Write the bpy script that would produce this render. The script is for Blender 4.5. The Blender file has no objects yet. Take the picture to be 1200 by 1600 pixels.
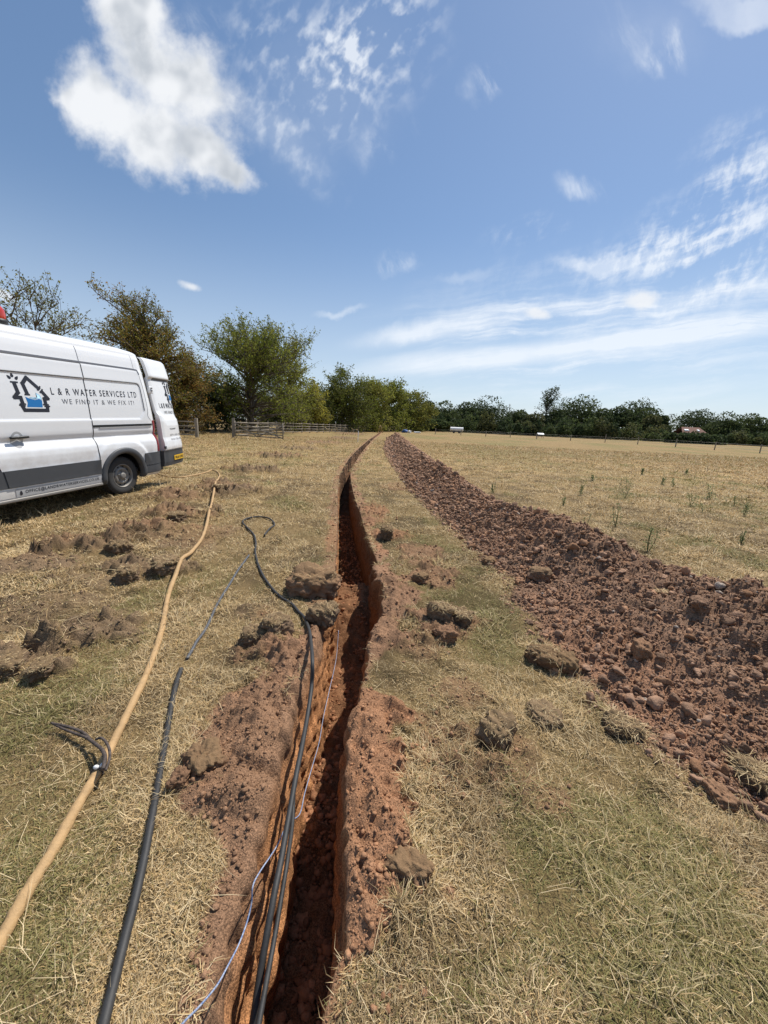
import bpy, bmesh, math, random
import numpy as np
from mathutils import Vector, Matrix, Euler

scene = bpy.context.scene
COL = scene.collection
rad = math.radians

# ------------------------------------------------------------------ camera
EYE = 1.5
FPX = 600.0                       # focal length in pixels of the 1200x1600 photograph
ROLL = math.atan(0.045)
PITCH = math.atan((800 - 664) * math.cos(ROLL) / FPX)
fw = np.array([0, math.cos(PITCH), -math.sin(PITCH)])
up0 = np.array([0, math.sin(PITCH), math.cos(PITCH)])
rt0 = np.array([1.0, 0, 0])
RT = rt0 * math.cos(ROLL) + up0 * math.sin(ROLL)
UP = up0 * math.cos(ROLL) - rt0 * math.sin(ROLL)
EYEP = np.array([0, 0, EYE])
cd = bpy.data.cameras.new('camera')
cam = bpy.data.objects.new('camera', cd)
COL.objects.link(cam)
cd.sensor_fit = 'VERTICAL'
cd.sensor_height = 36.0
cd.lens = FPX / 1600 * 36.0
cd.clip_start = 0.02
cd.clip_end = 5000
M = Matrix(((RT[0], UP[0], -fw[0], 0), (RT[1], UP[1], -fw[1], 0), (RT[2], UP[2], -fw[2], EYE), (0, 0, 0, 1)))
cam.matrix_world = M
scene.camera = cam

def ray(px, py):
    return fw + RT * (px - 600) / FPX - UP * (py - 800) / FPX
def survey(px, py, z=0.0):
    d = ray(px, py)
    return EYEP + d * ((z - EYE) / d[2])
def survey_x(px, py, X):
    d = ray(px, py)
    return EYEP + d * (X / d[0])
def height_of(x, y, py):
    lo, hi = -1.0, 60.0
    for _ in range(50):
        m = (lo + hi) / 2
        d = np.array([x, y, m]) - EYEP
        q = 800 - FPX * (d @ UP) / (d @ fw)
        if q > py: lo = m
        else: hi = m
    return lo

# ------------------------------------------------------------------ sun, sky, exposure
SUN_EL, SUN_AZ = rad(58), rad(42)         # azimuth clockwise from +Y
sund = Vector((math.sin(SUN_AZ) * math.cos(SUN_EL), math.cos(SUN_AZ) * math.cos(SUN_EL), math.sin(SUN_EL)))
sl = bpy.data.lights.new('sun', 'SUN')
sl.energy = 5.0
sl.angle = rad(0.53)
sl.color = (1.0, 0.95, 0.87)
so = bpy.data.objects.new('sun', sl)
so.rotation_euler = sund.to_track_quat('Z', 'Y').to_euler()
so.location = (20, 20, 40)
COL.objects.link(so)
scene.view_settings.view_transform = 'Standard'
scene.view_settings.look = 'None'
scene.view_settings.exposure = 0.15
scene.view_settings.gamma = 1.0

world = bpy.data.worlds.new('World')
scene.world = world
world.use_nodes = True
WT = world.node_tree
WT.nodes.clear()

class G:
    """small wrapper for building node graphs"""
    def __init__(s, t): s.t = t
    def node(s, typ, **kw):
        n = s.t.nodes.new(typ)
        for k, v in kw.items(): setattr(n, k, v)
        return n
    def put(s, sock, v):
        if isinstance(v, bpy.types.NodeSocket): s.t.links.new(v, sock)
        elif v is not None: sock.default_value = v
    def m(s, op, a, b=None, c=None, clamp=False):
        n = s.node('ShaderNodeMath', operation=op, use_clamp=clamp)
        s.put(n.inputs[0], a); s.put(n.inputs[1], b); s.put(n.inputs[2], c)
        return n.outputs[0]
    def sstep(s, v, a, b):
        n = s.node('ShaderNodeMapRange', interpolation_type='SMOOTHSTEP')
        s.put(n.inputs[0], v); s.put(n.inputs[1], a); s.put(n.inputs[2], b)
        return n.outputs[0]
    def comb(s, x, y, z=0.0):
        n = s.node('ShaderNodeCombineXYZ')
        s.put(n.inputs[0], x); s.put(n.inputs[1], y); s.put(n.inputs[2], z)
        return n.outputs[0]
    def noise(s, vec, scale, detail=4, rough=0.55, dist=0.0, lac=2.0):
        n = s.node('ShaderNodeTexNoise')
        s.put(n.inputs['Vector'], vec); n.inputs['Scale'].default_value = scale
        n.inputs['Detail'].default_value = detail; n.inputs['Roughness'].default_value = rough
        n.inputs['Distortion'].default_value = dist; n.inputs['Lacunarity'].default_value = lac
        return n.outputs['Fac']
    def mix(s, f, a, b, mode='MIX'):
        n = s.node('ShaderNodeMix', data_type='RGBA', blend_type=mode)
        s.put(n.inputs[0], f); s.put(n.inputs[6], a); s.put(n.inputs[7], b)
        return n.outputs[2]

def build_sky():
    g = G(WT)
    sky = g.node('ShaderNodeTexSky', sky_type='NISHITA')
    sky.sun_disc = False
    sky.sun_elevation = SUN_EL
    sky.sun_rotation = SUN_AZ
    sky.altitude = 50
    sky.air_density = 1.0
    sky.dust_density = 0.35
    sky.ozone_density = 2.0
    tc = g.node('ShaderNodeTexCoord')
    sx = g.node('ShaderNodeSeparateXYZ')
    g.put(sx.inputs[0], tc.outputs['Generated'])
    dx, dy, dz = sx.outputs
    dyc = g.m('MAXIMUM', dy, 0.08)
    U = g.m('DIVIDE', dx, dyc)
    V = g.m('DIVIDE', dz, dyc)
    front = g.sstep(dy, 0.1, 0.3)
    P = g.comb(U, V, 0.0)
    # slow warp so that cloud outlines wander
    w1 = g.m('MULTIPLY', g.m('SUBTRACT', g.noise(P, 5.0, 5, 0.6), 0.5), 0.16)
    w2 = g.m('MULTIPLY', g.m('SUBTRACT', g.noise(g.comb(V, U, 3.7), 5.0, 5, 0.6), 0.5), 0.16)
    Uw = g.m('ADD', U, w1); Vw = g.m('ADD', V, w2)
    def wc(px, py):
        d = ray(px, py); return np.array([d[0] / d[1], d[2] / d[1]])
    def ellipse(c, a, b, warp=True):
        """1 at the centre, 0 on the rim; c centre, a end of the long axis, b end of the short one"""
        c0 = wc(*c); A = wc(*a) - c0; B = wc(*b) - c0
        Mi = np.linalg.inv(np.stack([A, B], 1))
        uu = g.m('SUBTRACT', Uw if warp else U, float(c0[0])); vv = g.m('SUBTRACT', Vw if warp else V, float(c0[1]))
        p = g.m('ADD', g.m('MULTIPLY', uu, float(Mi[0, 0])), g.m('MULTIPLY', vv, float(Mi[0, 1])))
        q = g.m('ADD', g.m('MULTIPLY', uu, float(Mi[1, 0])), g.m('MULTIPLY', vv, float(Mi[1, 1])))
        r = g.m('SQRT', g.m('ADD', g.m('MULTIPLY', p, p), g.m('MULTIPLY', q, q)))
        return g.m('SUBTRACT', 1.0, r)
    def mx(l):
        r = l[0]
        for x in l[1:]: r = g.m('SMOOTH_MAX', r, x, 0.25)
        return r
    # --- cumulus
    cum = mx([ellipse((285, 120), (372, 215), (345, 60)), ellipse((205, 20), (262, 120), (262, -25)), ellipse((235, 90), (300, 170), (300, 30)),
              ellipse((165, 160), (245, 220), (140, 225)), ellipse((235, 205), (320, 262), (210, 268)), ellipse((300, 230), (385, 268), (285, 285)),
              ellipse((355, 258), (412, 285), (340, 288)), ellipse((120, 145), (160, 160), (112, 175))])
    nb = g.noise(P, 6.0, 8, 0.62)
    nf = g.noise(P, 16.0, 6, 0.58)
    dens = g.m('ADD', g.m('ADD', cum, g.m('MULTIPLY', g.m('SUBTRACT', nb, 0.5), 1.35)), g.m('MULTIPLY', g.m('SUBTRACT', nf, 0.5), 0.55))
    a_cum = g.sstep(dens, -0.10, 0.60)
    # puffs
    puff = mx([ellipse((298, 447), (322, 453), (297, 436), False), ellipse((838, 490), (868, 494), (836, 477), False), ellipse((0, 458), (34, 468), (0, 442), False),
               ellipse((1000, 470), (1040, 468), (1000, 450), False)])
    dp = g.m('ADD', puff, g.m('MULTIPLY', g.m('SUBTRACT', nf, 0.5), 1.4))
    a_puff = g.m('MULTIPLY', g.sstep(dp, 0.1, 0.75), 0.8)
    # --- high thin cloud
    Us = g.m('ADD', U, g.m('MULTIPLY', w1, 0.28)); Vs = g.m('ADD', V, g.m('MULTIPLY', w2, 0.28))
    def rot(ang, sx_, sy_, off=0.0):
        c, s_ = math.cos(ang), math.sin(ang)
        p = g.m('ADD', g.m('MULTIPLY', Us, c * sx_), g.m('MULTIPLY', Vs, s_ * sx_))
        q = g.m('ADD', g.m('MULTIPLY', Us, -s_ * sy_), g.m('MULTIPLY', Vs, c * sy_))
        return g.comb(p, q, off)
    def add(*l):
        r = l[0]
        for x in l[1:]: r = g.m('ADD', r, x)
        return r
    soft = g.noise(P, 4.0, 6, 0.6)
    mott = g.sstep(add(g.m('MULTIPLY', g.noise(rot(0.95, 26, 36), 1.0, 3, 0.5), 0.62), g.m('MULTIPLY', g.noise(P, 7.0, 3, 0.5), 0.5)), 0.50, 0.74)
    str1 = g.sstep(add(g.m('MULTIPLY', g.noise(rot(0.15, 2.2, 24), 1.0, 7, 0.62), 0.75), g.m('MULTIPLY', soft, 0.25), g.m('MULTIPLY', g.noise(rot(0.15, 8, 40, 3.0), 1.0, 4, 0.6), 0.15)), 0.50, 0.74)
    str2 = g.sstep(add(g.m('MULTIPLY', g.noise(rot(0.36, 2.4, 15, 5.0), 1.0, 6, 0.62), 0.60), g.m('MULTIPLY', g.noise(rot(1.25, 20, 34), 1.0, 4, 0.6), 0.40), g.m('MULTIPLY', soft, 0.12)), 0.50, 0.72)
    wisp = g.sstep(g.noise(rot(-1.0, 5, 14, 2.0), 1.0, 6, 0.62, 0.3), 0.44, 0.76)
    veil = g.m('ADD', g.m('MULTIPLY', str1, 0.55), g.m('MULTIPLY', soft, 0.75))
    def el(c, a, b, k, tex, soften=0.9, warp=True):
        return g.m('MULTIPLY', g.m('MULTIPLY', g.sstep(ellipse(c, a, b, warp), 0.0, soften), k), tex)
    veil = g.m('ADD', 0.25, g.m('MULTIPLY', soft, 1.1))
    parts = [
        el((535, 95), (680, -40), (650, 190), 1.1, mott), el((600, 30), (720, -40), (640, 100), .7, mott), el((520, 140), (640, -20), (640, 240), 0.22, soft),
        el((600, 220), (665, 180), (625, 265), 0.75, wisp), el((440, 200), (560, 300), (400, 110), 0.40, mott), el((430, 190), (540, 270), (400, 110), 0.25, soft),
        el((330, 10), (430, 30), (330, 60), 0.45, wisp), el((400, 40), (470, 60), (380, 110), 0.4, mott),
        el((752, 133), (790, 100), (780, 165), 1.1, wisp), el((1035, 75), (1110, 50), (1035, 125), 1.1, wisp), el((975, 40), (1020, 90), (945, 70), 0.5, wisp), el((1020, 50), (1130, 60), (1000, 120), 0.22, soft),
        el((1180, 8), (1300, 30), (1165, 48), 1.3, soft, 0.6), el((915, 282), (975, 290), (912, 312), 0.8, wisp),
        el((1120, 320), (1320, 235), (1145, 375), 0.9, str2), el((1090, 378), (1340, 305), (1105, 424), 1.0, str2, 0.9), el((930, 412), (1010, 405), (930, 434), 1.0, soft, 0.7), el((1030, 395), (1090, 372), (1040, 412), .9, soft, .7),
        el((820, 365), (900, 345), (830, 395), 0.5, str2), el((1160, 425), (1340, 360), (1175, 480), 0.9, str2), el((1170, 250), (1300, 190), (1220, 320), 0.6, str2),
        el((620, 400), (660, 410), (620, 425), 0.8, wisp), el((530, 472), (590, 462), (530, 483), 0.9, soft), el((720, 432), (775, 425), (720, 448), 0.5, soft),
        el((690, 512), (880, 478), (697, 538), 0.8, veil, 0.9, False), el((640, 520), (760, 505), (642, 536), 0.6, soft), el((1060, 524), (1420, 476), (1064, 556), 0.95, veil, 1.0, False), el((1090, 512), (1420, 462), (1093, 535), 0.8, str1, 0.9, False), el((800, 556), (1010, 526), (804, 580), 1.0, veil, 0.9, False), el((820, 580), (1000, 560), (822, 592), 0.6, str1, .8, False), el((650, 566), (800, 540), (655, 588), 0.8, veil, .9, False), el((760, 520), (900, 498), (763, 540), 0.8, str1, .9, False),
        el((960, 540), (1500, 480), (975, 640), 0.6, str1), el((1000, 440), (1500, 330), (1030, 560), 0.30, str2), el((800, 470), (1100, 430), (810, 530), 0.28, str1), el((950, 480), (1400, 425), (965, 525), 0.75, str1), el((1000, 600), (1700, 590), (1000, 680), 0.30, str1), el((1090, 462), (1330, 430), (1093, 490), 0.55, veil),
    ]
    tot = parts[0]
    for p in parts[1:]: tot = g.m('ADD', tot, p)
    a_cir = g.m('MULTIPLY', g.m('MINIMUM', tot, 1.0), 0.72)
    hz = g.m('MULTIPLY', g.m('SUBTRACT', 1.0, g.sstep(dz, 0.0, 0.42)), 0.58)       # pale air towards the horizon
    a_cir = g.m('MULTIPLY', a_cir, front)
    a_cum = g.m('MULTIPLY', g.m('MAXIMUM', a_cum, a_puff), front)
    core = g.sstep(g.m('ADD', g.m('MULTIPLY', dens, 0.55), g.m('MULTIPLY', g.m('SUBTRACT', g.noise(g.comb(V, U, 1.3), 5.0, 7, 0.6), 0.5), 1.2)), -0.05, 0.45)
    nb2 = g.noise(g.comb(g.m('ADD', U, 0.034), g.m('ADD', V, 0.050), 0.0), 6.0, 3, 0.5)
    nb1 = g.noise(P, 6.0, 3, 0.5)
    core = g.m('MULTIPLY', core, g.sstep(g.m('SUBTRACT', nb2, nb1), -0.10, 0.10))
    ccol = g.mix(core, (8.1, 8.3, 8.6, 1), (4.9, 5.3, 5.85, 1))
    c = g.mix(0.14, sky.outputs[0], (2.2, 4.4, 8.2, 1))
    c = g.mix(hz, c, (6.3, 7.2, 8.2, 1))
    c = g.mix(a_cir, c, (8.6, 9.0, 9.5, 1))
    c = g.mix(a_cum, c, ccol)
    bg = g.node('ShaderNodeBackground')
    bg.inputs[1].default_value = 0.1
    g.put(bg.inputs[0], c)
    out = g.node('ShaderNodeOutputWorld')
    g.put(out.inputs[0], bg.outputs[0])
    world.cycles.sampling_method = 'MANUAL'
    world.cycles.sample_map_resolution = 512
build_sky()

# ------------------------------------------------------------------ helpers
def _h(i, j, k, seed):
    n = (i.astype(np.int64) * 374761393 + j.astype(np.int64) * 668265263 + k * 2147483647 + seed * 1274126177) & 0xffffffff
    n = ((n ^ (n >> 13)) * 1274126177) & 0xffffffff
    n = (n ^ (n >> 16)) & 0xffff
    return n.astype(np.float64) / 32767.5 - 1.0
def n2(x, y, seed=0):
    x = np.asarray(x, float); y = np.asarray(y, float)
    xi = np.floor(x); yi = np.floor(y); fx = x - xi; fy = y - yi
    fx = fx * fx * fx * (fx * (fx * 6 - 15) + 10); fy = fy * fy * fy * (fy * (fy * 6 - 15) + 10)
    z = np.int64(0)
    a = _h(xi, yi, z, seed); b = _h(xi + 1, yi, z, seed); c = _h(xi, yi + 1, z, seed); d = _h(xi + 1, yi + 1, z, seed)
    return (a * (1 - fx) + b * fx) * (1 - fy) + (c * (1 - fx) + d * fx) * fy
def n3(x, y, z, seed=0):
    zi = np.floor(z); fz = z - zi; fz = fz * fz * (3 - 2 * fz)
    return n2(x + zi * 17.31, y + zi * 9.17, seed) * (1 - fz) + n2(x + (zi + 1) * 17.31, y + (zi + 1) * 9.17, seed) * fz
def fbm(x, y, oct=4, seed=0, g=0.5):
    r = 0; a = 1.0; t = 0
    for o in range(oct):
        r = r + a * n2(x * 2 ** o + o * 5.3, y * 2 ** o - o * 3.1, seed + o); t += a; a *= g
    return r / t
def ss(v, a, b):
    t = np.clip((v - a) / (b - a), 0, 1); return t * t * (3 - 2 * t)

def link(o, parent=None):
    COL.objects.link(o)
    if parent is not None: o.parent = parent
    return o
def mk(name, V, F, mat=None, parent=None, smooth=True, col=None, mats=None, mi=None):
    """one mesh object from numpy vertices and lists of faces (arrays of 3 or 4 columns)"""
    V = np.asarray(V, float).reshape(-1, 3)
    Fs = [np.asarray(f, np.int64) for f in (F if isinstance(F, (list, tuple)) else [F]) if len(f)]
    me = bpy.data.meshes.new(name)
    me.vertices.add(len(V)); me.vertices.foreach_set('co', V.astype(np.float32).ravel())
    nl = sum(f.size for f in Fs); nf = sum(len(f) for f in Fs)
    me.loops.add(nl); me.polygons.add(nf)
    li = np.concatenate([f.ravel() for f in Fs]).astype(np.int32)
    cnt = np.concatenate([np.full(len(f), f.shape[1]) for f in Fs])
    st = np.concatenate([[0], np.cumsum(cnt)[:-1]]).astype(np.int32)
    me.loops.foreach_set('vertex_index', li)
    me.polygons.foreach_set('loop_start', st)
    if smooth: me.polygons.foreach_set('use_smooth', np.ones(nf, bool))
    if mats:
        for m_ in mats: me.materials.append(m_)
        if mi is not None: me.polygons.foreach_set('material_index', np.asarray(mi, np.int32))
    elif mat: me.materials.append(mat)
    if col is not None:
        at = me.attributes.new('col', 'FLOAT_COLOR', 'POINT')
        c4 = np.ones((len(V), 4), np.float32); c4[:, :3] = col
        at.data.foreach_set('color', c4.ravel())
    me.update(calc_edges=True)
    me.validate()
    return link(bpy.data.objects.new(name, me), parent)
class MB:
    """collects shapes, builds one mesh"""
    def __init__(s): s.V = []; s.F3 = []; s.F4 = []; s.n = 0
    def add(s, V, F):
        V = np.asarray(V, float).reshape(-1, 3)
        for f in (F if isinstance(F, (list, tuple)) else [F]):
            f = np.asarray(f, np.int64)
            if len(f) == 0: continue
            (s.F3 if f.shape[1] == 3 else s.F4).append(f + s.n)
        s.V.append(V); s.n += len(V); return s
    def box(s, c, d, R=None, bev=0.0):
        hx, hy, hz = d[0] / 2, d[1] / 2, d[2] / 2
        if bev > 0:
            bm = bmesh.new(); bmesh.ops.create_cube(bm, size=1.0)
            for v in bm.verts: v.co = (v.co.x * d[0], v.co.y * d[1], v.co.z * d[2])
            bmesh.ops.bevel(bm, geom=bm.edges[:], offset=bev, segments=2, affect='EDGES', profile=0.6)
            bmesh.ops.triangulate(bm, faces=bm.faces[:])
            bm.verts.index_update()
            V = np.array([v.co[:] for v in bm.verts]); F = np.array([[v.index for v in f.verts] for f in bm.faces]); bm.free()
        else:
            V = np.array([(x, y, z) for x in (-hx, hx) for y in (-hy, hy) for z in (-hz, hz)])
            F = np.array([(0, 1, 3, 2), (4, 6, 7, 5), (0, 4, 5, 1), (2, 3, 7, 6), (0, 2, 6, 4), (1, 5, 7, 3)])
        if R is not None: V = V @ np.asarray(R).T
        return s.add(V + np.asarray(c), F)
    def bar(s, p, q, w, h=None, bev=0.0):
        """rectangular bar from p to q, w across (horizontal), h the other way"""
        p = np.asarray(p, float); q = np.asarray(q, float); h = h or w
        d = q - p; L = np.linalg.norm(d); d /= L
        side = np.cross(d, (0, 0, 1)); 
        if np.linalg.norm(side) < 1e-4: side = np.array([1.0, 0, 0])
        side /= np.linalg.norm(side); upv = np.cross(side, d)
        return s.box((p + q) / 2, (L, w, h), np.stack([d, side, upv], 1), bev)
    def tube(s, P, r, seg=8, cap=True):
        P = np.asarray(P, float); n = len(P); r = np.broadcast_to(np.asarray(r, float), (n,))
        T = np.gradient(P, axis=0); T /= np.linalg.norm(T, axis=1)[:, None] + 1e-9
        ref = np.array([0, 0, 1.0]) if abs(T[0, 2]) < 0.9 else np.array([1.0, 0, 0])
        A = np.cross(T, ref); bad = np.linalg.norm(A, axis=1) < 1e-3; A[bad] = np.cross(T[bad], (0.3, 1, 0.1))
        A /= np.linalg.norm(A, axis=1)[:, None]; B = np.cross(A, T)
        th = np.linspace(0, 2 * math.pi, seg, endpoint=False)
        V = P[:, None] + r[:, None, None] * (A[:, None] * np.cos(th)[None, :, None] + B[:, None] * np.sin(th)[None, :, None])
        i = np.arange(n - 1)[:, None] * seg; j = np.arange(seg)[None]; k = (j + 1) % seg
        F = np.stack([i + j, i + k, i + seg + k, i + seg + j], -1).reshape(-1, 4)
        V = V.reshape(-1, 3); Fs = [F]
        if cap:
            V = np.vstack([V, P[:1], P[-1:]])
            jj = np.arange(seg); kk = (jj + 1) % seg
            Fs += [np.stack([np.full(seg, n * seg), kk, jj], 1), np.stack([np.full(seg, n * seg + 1), (n - 1) * seg + jj, (n - 1) * seg + kk], 1)]
        return s.add(V, Fs)
    def lathe(s, prof, seg=32, axis='z', c=(0, 0, 0)):
        prof = np.asarray(prof, float); n = len(prof); th = np.linspace(0, 2 * math.pi, seg, endpoint=False)
        V = np.stack([prof[:, None, 0] * np.cos(th), prof[:, None, 0] * np.sin(th), np.broadcast_to(prof[:, None, 1], (n, seg))], -1).reshape(-1, 3)
        if axis == 'x': V = V[:, [2, 0, 1]]
        if axis == 'y': V = V[:, [0, 2, 1]]
        i = np.arange(n - 1)[:, None] * seg; j = np.arange(seg)[None]; k = (j + 1) % seg
        return s.add(V + np.asarray(c), np.stack([i + j, i + k, i + seg + k, i + seg + j], -1).reshape(-1, 4))
    def grid(s, P):
        """P: (a, b, 3) array of points"""
        a, b = P.shape[:2]; i = np.arange(a - 1)[:, None] * b; j = np.arange(b - 1)[None]
        return s.add(P.reshape(-1, 3), np.stack([i + j, i + j + 1, i + b + j + 1, i + b + j], -1).reshape(-1, 4))
    def build(s, name, mat=None, parent=None, smooth=False, **k):
        F = []
        if s.F3: F.append(np.vstack(s.F3))
        if s.F4: F.append(np.vstack(s.F4))
        return mk(name, np.vstack(s.V), F, mat, parent, smooth, **k)
def tag(o, label=None, cat=None, group=None, kind=None):
    if label: o['label'] = label
    if cat: o['category'] = cat
    if group: o['group'] = group
    if kind: o['kind'] = kind
    return o
def empty(name, loc, rz=0.0):
    o = bpy.data.objects.new(name, None); o.empty_display_size = 0.2
    o.location = loc; o.rotation_euler = (0, 0, rz)
    return link(o)
def smooth_path(P, n):
    P = np.asarray(P, float); k = len(P)
    Q = np.vstack([2 * P[0] - P[1], P, 2 * P[-1] - P[-2]])
    t = np.linspace(0, k - 1 - 1e-6, n); i = t.astype(int); f = (t - i)[:, None]
    a, b, c, d = Q[i], Q[i + 1], Q[i + 2], Q[i + 3]
    return 0.5 * (2 * b + (c - a) * f + (2 * a - 5 * b + 4 * c - d) * f ** 2 + (3 * b - a - 3 * c + d) * f ** 3)

# ------------------------------------------------------------------ materials
def material(name, base=(0.5, 0.5, 0.5), rough=0.6, metal=0.0, attr=None, var=0.0, vscale=8.0, bump=0.0, bscale=60.0,
             trans=0.0, spec=0.5, coat=0.0, base2=None, stretch=None, detail=5, fibre=False):
    m = bpy.data.materials.new(name); m.use_nodes = True
    t = m.node_tree; t.nodes.clear(); g = G(t)
    out = g.node('ShaderNodeOutputMaterial'); b = g.node('ShaderNodeBsdfPrincipled')
    b.inputs['Roughness'].default_value = rough; b.inputs['Metallic'].default_value = metal
    b.inputs['Specular IOR Level'].default_value = spec
    if coat: b.inputs['Coat Weight'].default_value = coat; b.inputs['Coat Roughness'].default_value = 0.08
    tc = g.node('ShaderNodeTexCoord'); vec = tc.outputs['Object']
    if stretch:
        mp = g.node('ShaderNodeMapping'); mp.inputs['Scale'].default_value = stretch; g.put(mp.inputs[0], vec); vec = mp.outputs[0]
    if attr:
        a = g.node('ShaderNodeAttribute'); a.attribute_name = attr; c = a.outputs['Color']
    else:
        c = g.node('ShaderNodeRGB'); c.outputs[0].default_value = (*base, 1); c = c.outputs[0]
    if base2 is not None:
        c = g.mix(g.sstep(g.noise(vec, vscale, detail, 0.6), 0.38, 0.62), c, (*base2, 1))
    elif var:
        n = g.noise(vec, vscale, detail, 0.65)
        k = g.m('ADD', 1.0 - var, g.m('MULTIPLY', n, 2 * var))
        c = g.mix(1.0, c, g.comb(k, k, k), 'MULTIPLY')
    if fibre:
        n = g.noise(vec, 190, 4, 0.6); k = g.m('ADD', 0.45, g.m('MULTIPLY', g.sstep(n, 0.30, 0.72), 1.1)); c = g.mix(1.0, c, g.comb(k, k, k), 'MULTIPLY')
    g.put(b.inputs['Base Color'], c)
    if bump:
        bp = g.node('ShaderNodeBump'); bp.inputs['Strength'].default_value = bump; bp.inputs['Distance'].default_value = 0.02
        g.put(bp.inputs['Height'], g.noise(vec, bscale, 6, 0.65)); g.put(b.inputs['Normal'], bp.outputs[0])
    sh = b.outputs[0]
    if trans:
        tr = g.node('ShaderNodeBsdfTranslucent'); g.put(tr.inputs[0], c)
        mx = g.node('ShaderNodeMixShader'); mx.inputs[0].default_value = trans
        g.put(mx.inputs[1], sh); g.put(mx.inputs[2], tr.outputs[0]); sh = mx.outputs[0]
    g.put(out.inputs[0], sh)
    return m

M_ground = material('turf_and_soil', attr='col', rough=0.95, var=0.55, vscale=70, bump=0.7, bscale=110, spec=0.15, detail=8, fibre=True)
M_blade = material('grass_blade', attr='col', rough=0.7, trans=0.25, spec=0.2)
M_soil = material('soil_lump', attr='col', rough=0.95, var=0.35, vscale=60, bump=0.6, bscale=90, spec=0.15)
M_leaf = material('leaf', attr='col', rough=0.7, trans=0.42, spec=0.12)
M_bark = material('bark', (0.10, 0.08, 0.06), 0.9, var=0.4, vscale=6, bump=0.5, bscale=20)
M_wood = material('weathered_timber', (0.26, 0.22, 0.17), 0.85, var=0.5, vscale=5, bump=0.4, bscale=30)
M_white = material('white_paint', (0.80, 0.81, 0.82), 0.28, coat=0.5, var=0.03, vscale=3)
def add_dust(m, z0, z1, amount):
    t = m.node_tree; g = G(t); b = [n for n in t.nodes if n.type == 'BSDF_PRINCIPLED'][0]
    src = b.inputs['Base Color'].links[0].from_socket; tc = g.node('ShaderNodeTexCoord'); sp = g.node('ShaderNodeSeparateXYZ'); g.put(sp.inputs[0], tc.outputs['Object'])
    f = g.m('MULTIPLY', g.sstep(sp.outputs[2], z1, z0), g.sstep(g.noise(tc.outputs['Object'], 5.0, 7, 0.65), 0.32, 0.72))
    f = g.m('MULTIPLY', f, amount); g.put(b.inputs['Base Color'], g.mix(f, src, (0.30, 0.22, 0.15, 1)))
    g.put(b.inputs['Roughness'], g.m('ADD', b.inputs['Roughness'].default_value, g.m('MULTIPLY', f, 0.5)))
add_dust(M_white, 0.35, 1.25, 0.55)
M_dirtywhite = material('dusty_white_paint', (0.62, 0.60, 0.57), 0.5, var=0.15, vscale=9)
M_grey = material('grey_plastic', (0.055, 0.058, 0.063), 0.55, var=0.15, vscale=12)
M_black = material('black_plastic', (0.012, 0.012, 0.013), 0.5)
M_rubber = material('tyre_rubber', (0.035, 0.034, 0.033), 0.85, var=0.3, vscale=20)
M_steel = material('dusty_steel', (0.24, 0.225, 0.205), 0.6, metal=0.4, var=0.3, vscale=25)
M_decal = material('navy_vinyl', (0.016, 0.018, 0.028), 0.45)
M_decal_grey = material('grey_vinyl', (0.10, 0.105, 0.12), 0.45)
M_blue = material('blue_vinyl', (0.01, 0.17, 0.46), 0.4)
M_paleblue = material('pale_blue_vinyl', (0.35, 0.58, 0.75), 0.4)
M_silver = material('silver_vinyl', (0.42, 0.42, 0.42), 0.5, var=0.12, vscale=14)
M_red = material('red_lens', (0.30, 0.012, 0.016), 0.15, coat=0.6)
M_amber = material('beacon_lens', (0.50, 0.035, 0.015), 0.15, coat=0.6)
M_redclear = material('pale_lens', (0.55, 0.38, 0.38), 0.15, coat=0.6)
M_glass = material('dark_glass', (0.012, 0.015, 0.018), 0.05, spec=0.8)
M_plate = material('yellow_plate', (0.75, 0.45, 0.03), 0.4)
M_tan = material('tan_hose', (0.42, 0.265, 0.12), 0.7, var=0.42, vscale=22, bump=0.35, bscale=80)
M_pipe = material('black_pipe', (0.030, 0.029, 0.028), 0.62, var=0.6, vscale=25, bump=0.1, bscale=60)
M_greypipe = material('grey_pipe', (0.085, 0.088, 0.095), 0.5, var=0.3, vscale=25)
M_rope = material('blue_cord', (0.12, 0.18, 0.34), 0.7, base2=(0.36, 0.40, 0.48), vscale=160)
M_tile = material('roof_tile', (0.20, 0.10, 0.07), 0.9, var=0.35, vscale=2)
M_brick = material('brick', (0.25, 0.12, 0.08), 0.9, var=0.3, vscale=3)
M_metalsheet = material('galvanised_sheet', (0.35, 0.37, 0.40), 0.45, metal=0.5, var=0.2, vscale=6)
M_bluebag = material('blue_sheet', (0.04, 0.12, 0.35), 0.6, var=0.2, vscale=5)
M_bagwhite = material('white_sheet', (0.75, 0.75, 0.74), 0.6, var=0.1, vscale=5)
M_strap = material('worn_strap', (0.045, 0.032, 0.026), 0.75, base2=(0.10, 0.075, 0.06), vscale=60)

# ------------------------------------------------------------------ the lie of the land
def poly(px):            # pixel polyline -> arrays sorted by Y
    P = np.array([survey(*p)[:2] for p in px]); P = P[np.argsort(P[:, 1])]
    return P[:, 1], P[:, 0]
LY = np.array([-3, 0.6, 1.4, 2.4, 3.6, 4.8, 6.5, 8.5, 11, 13.5, 17.4, 25, 37, 60, 700.0])
LX = np.array([-.44, -.44, -.445, -.44, -.48, -.60, -.81, -1.06, -1.34, -1.50, -1.66, -1.80, -1.86, -1.7, -1.7])
RY = np.array([-3, 0.6, 0.95, 1.3, 1.56, 1.9, 2.3, 2.95, 4.0, 5, 6.5, 8.5, 11.5, 14, 18.7, 27, 41, 60, 700.0])
RX = np.array([-.09, -.09, -.05, -.12, -.13, -.09, -.07, 0.02, -.06, -.22, -.45, -.74, -1.09, -1.22, -1.34, -1.44, -1.5, -1.4, -1.4])
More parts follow.
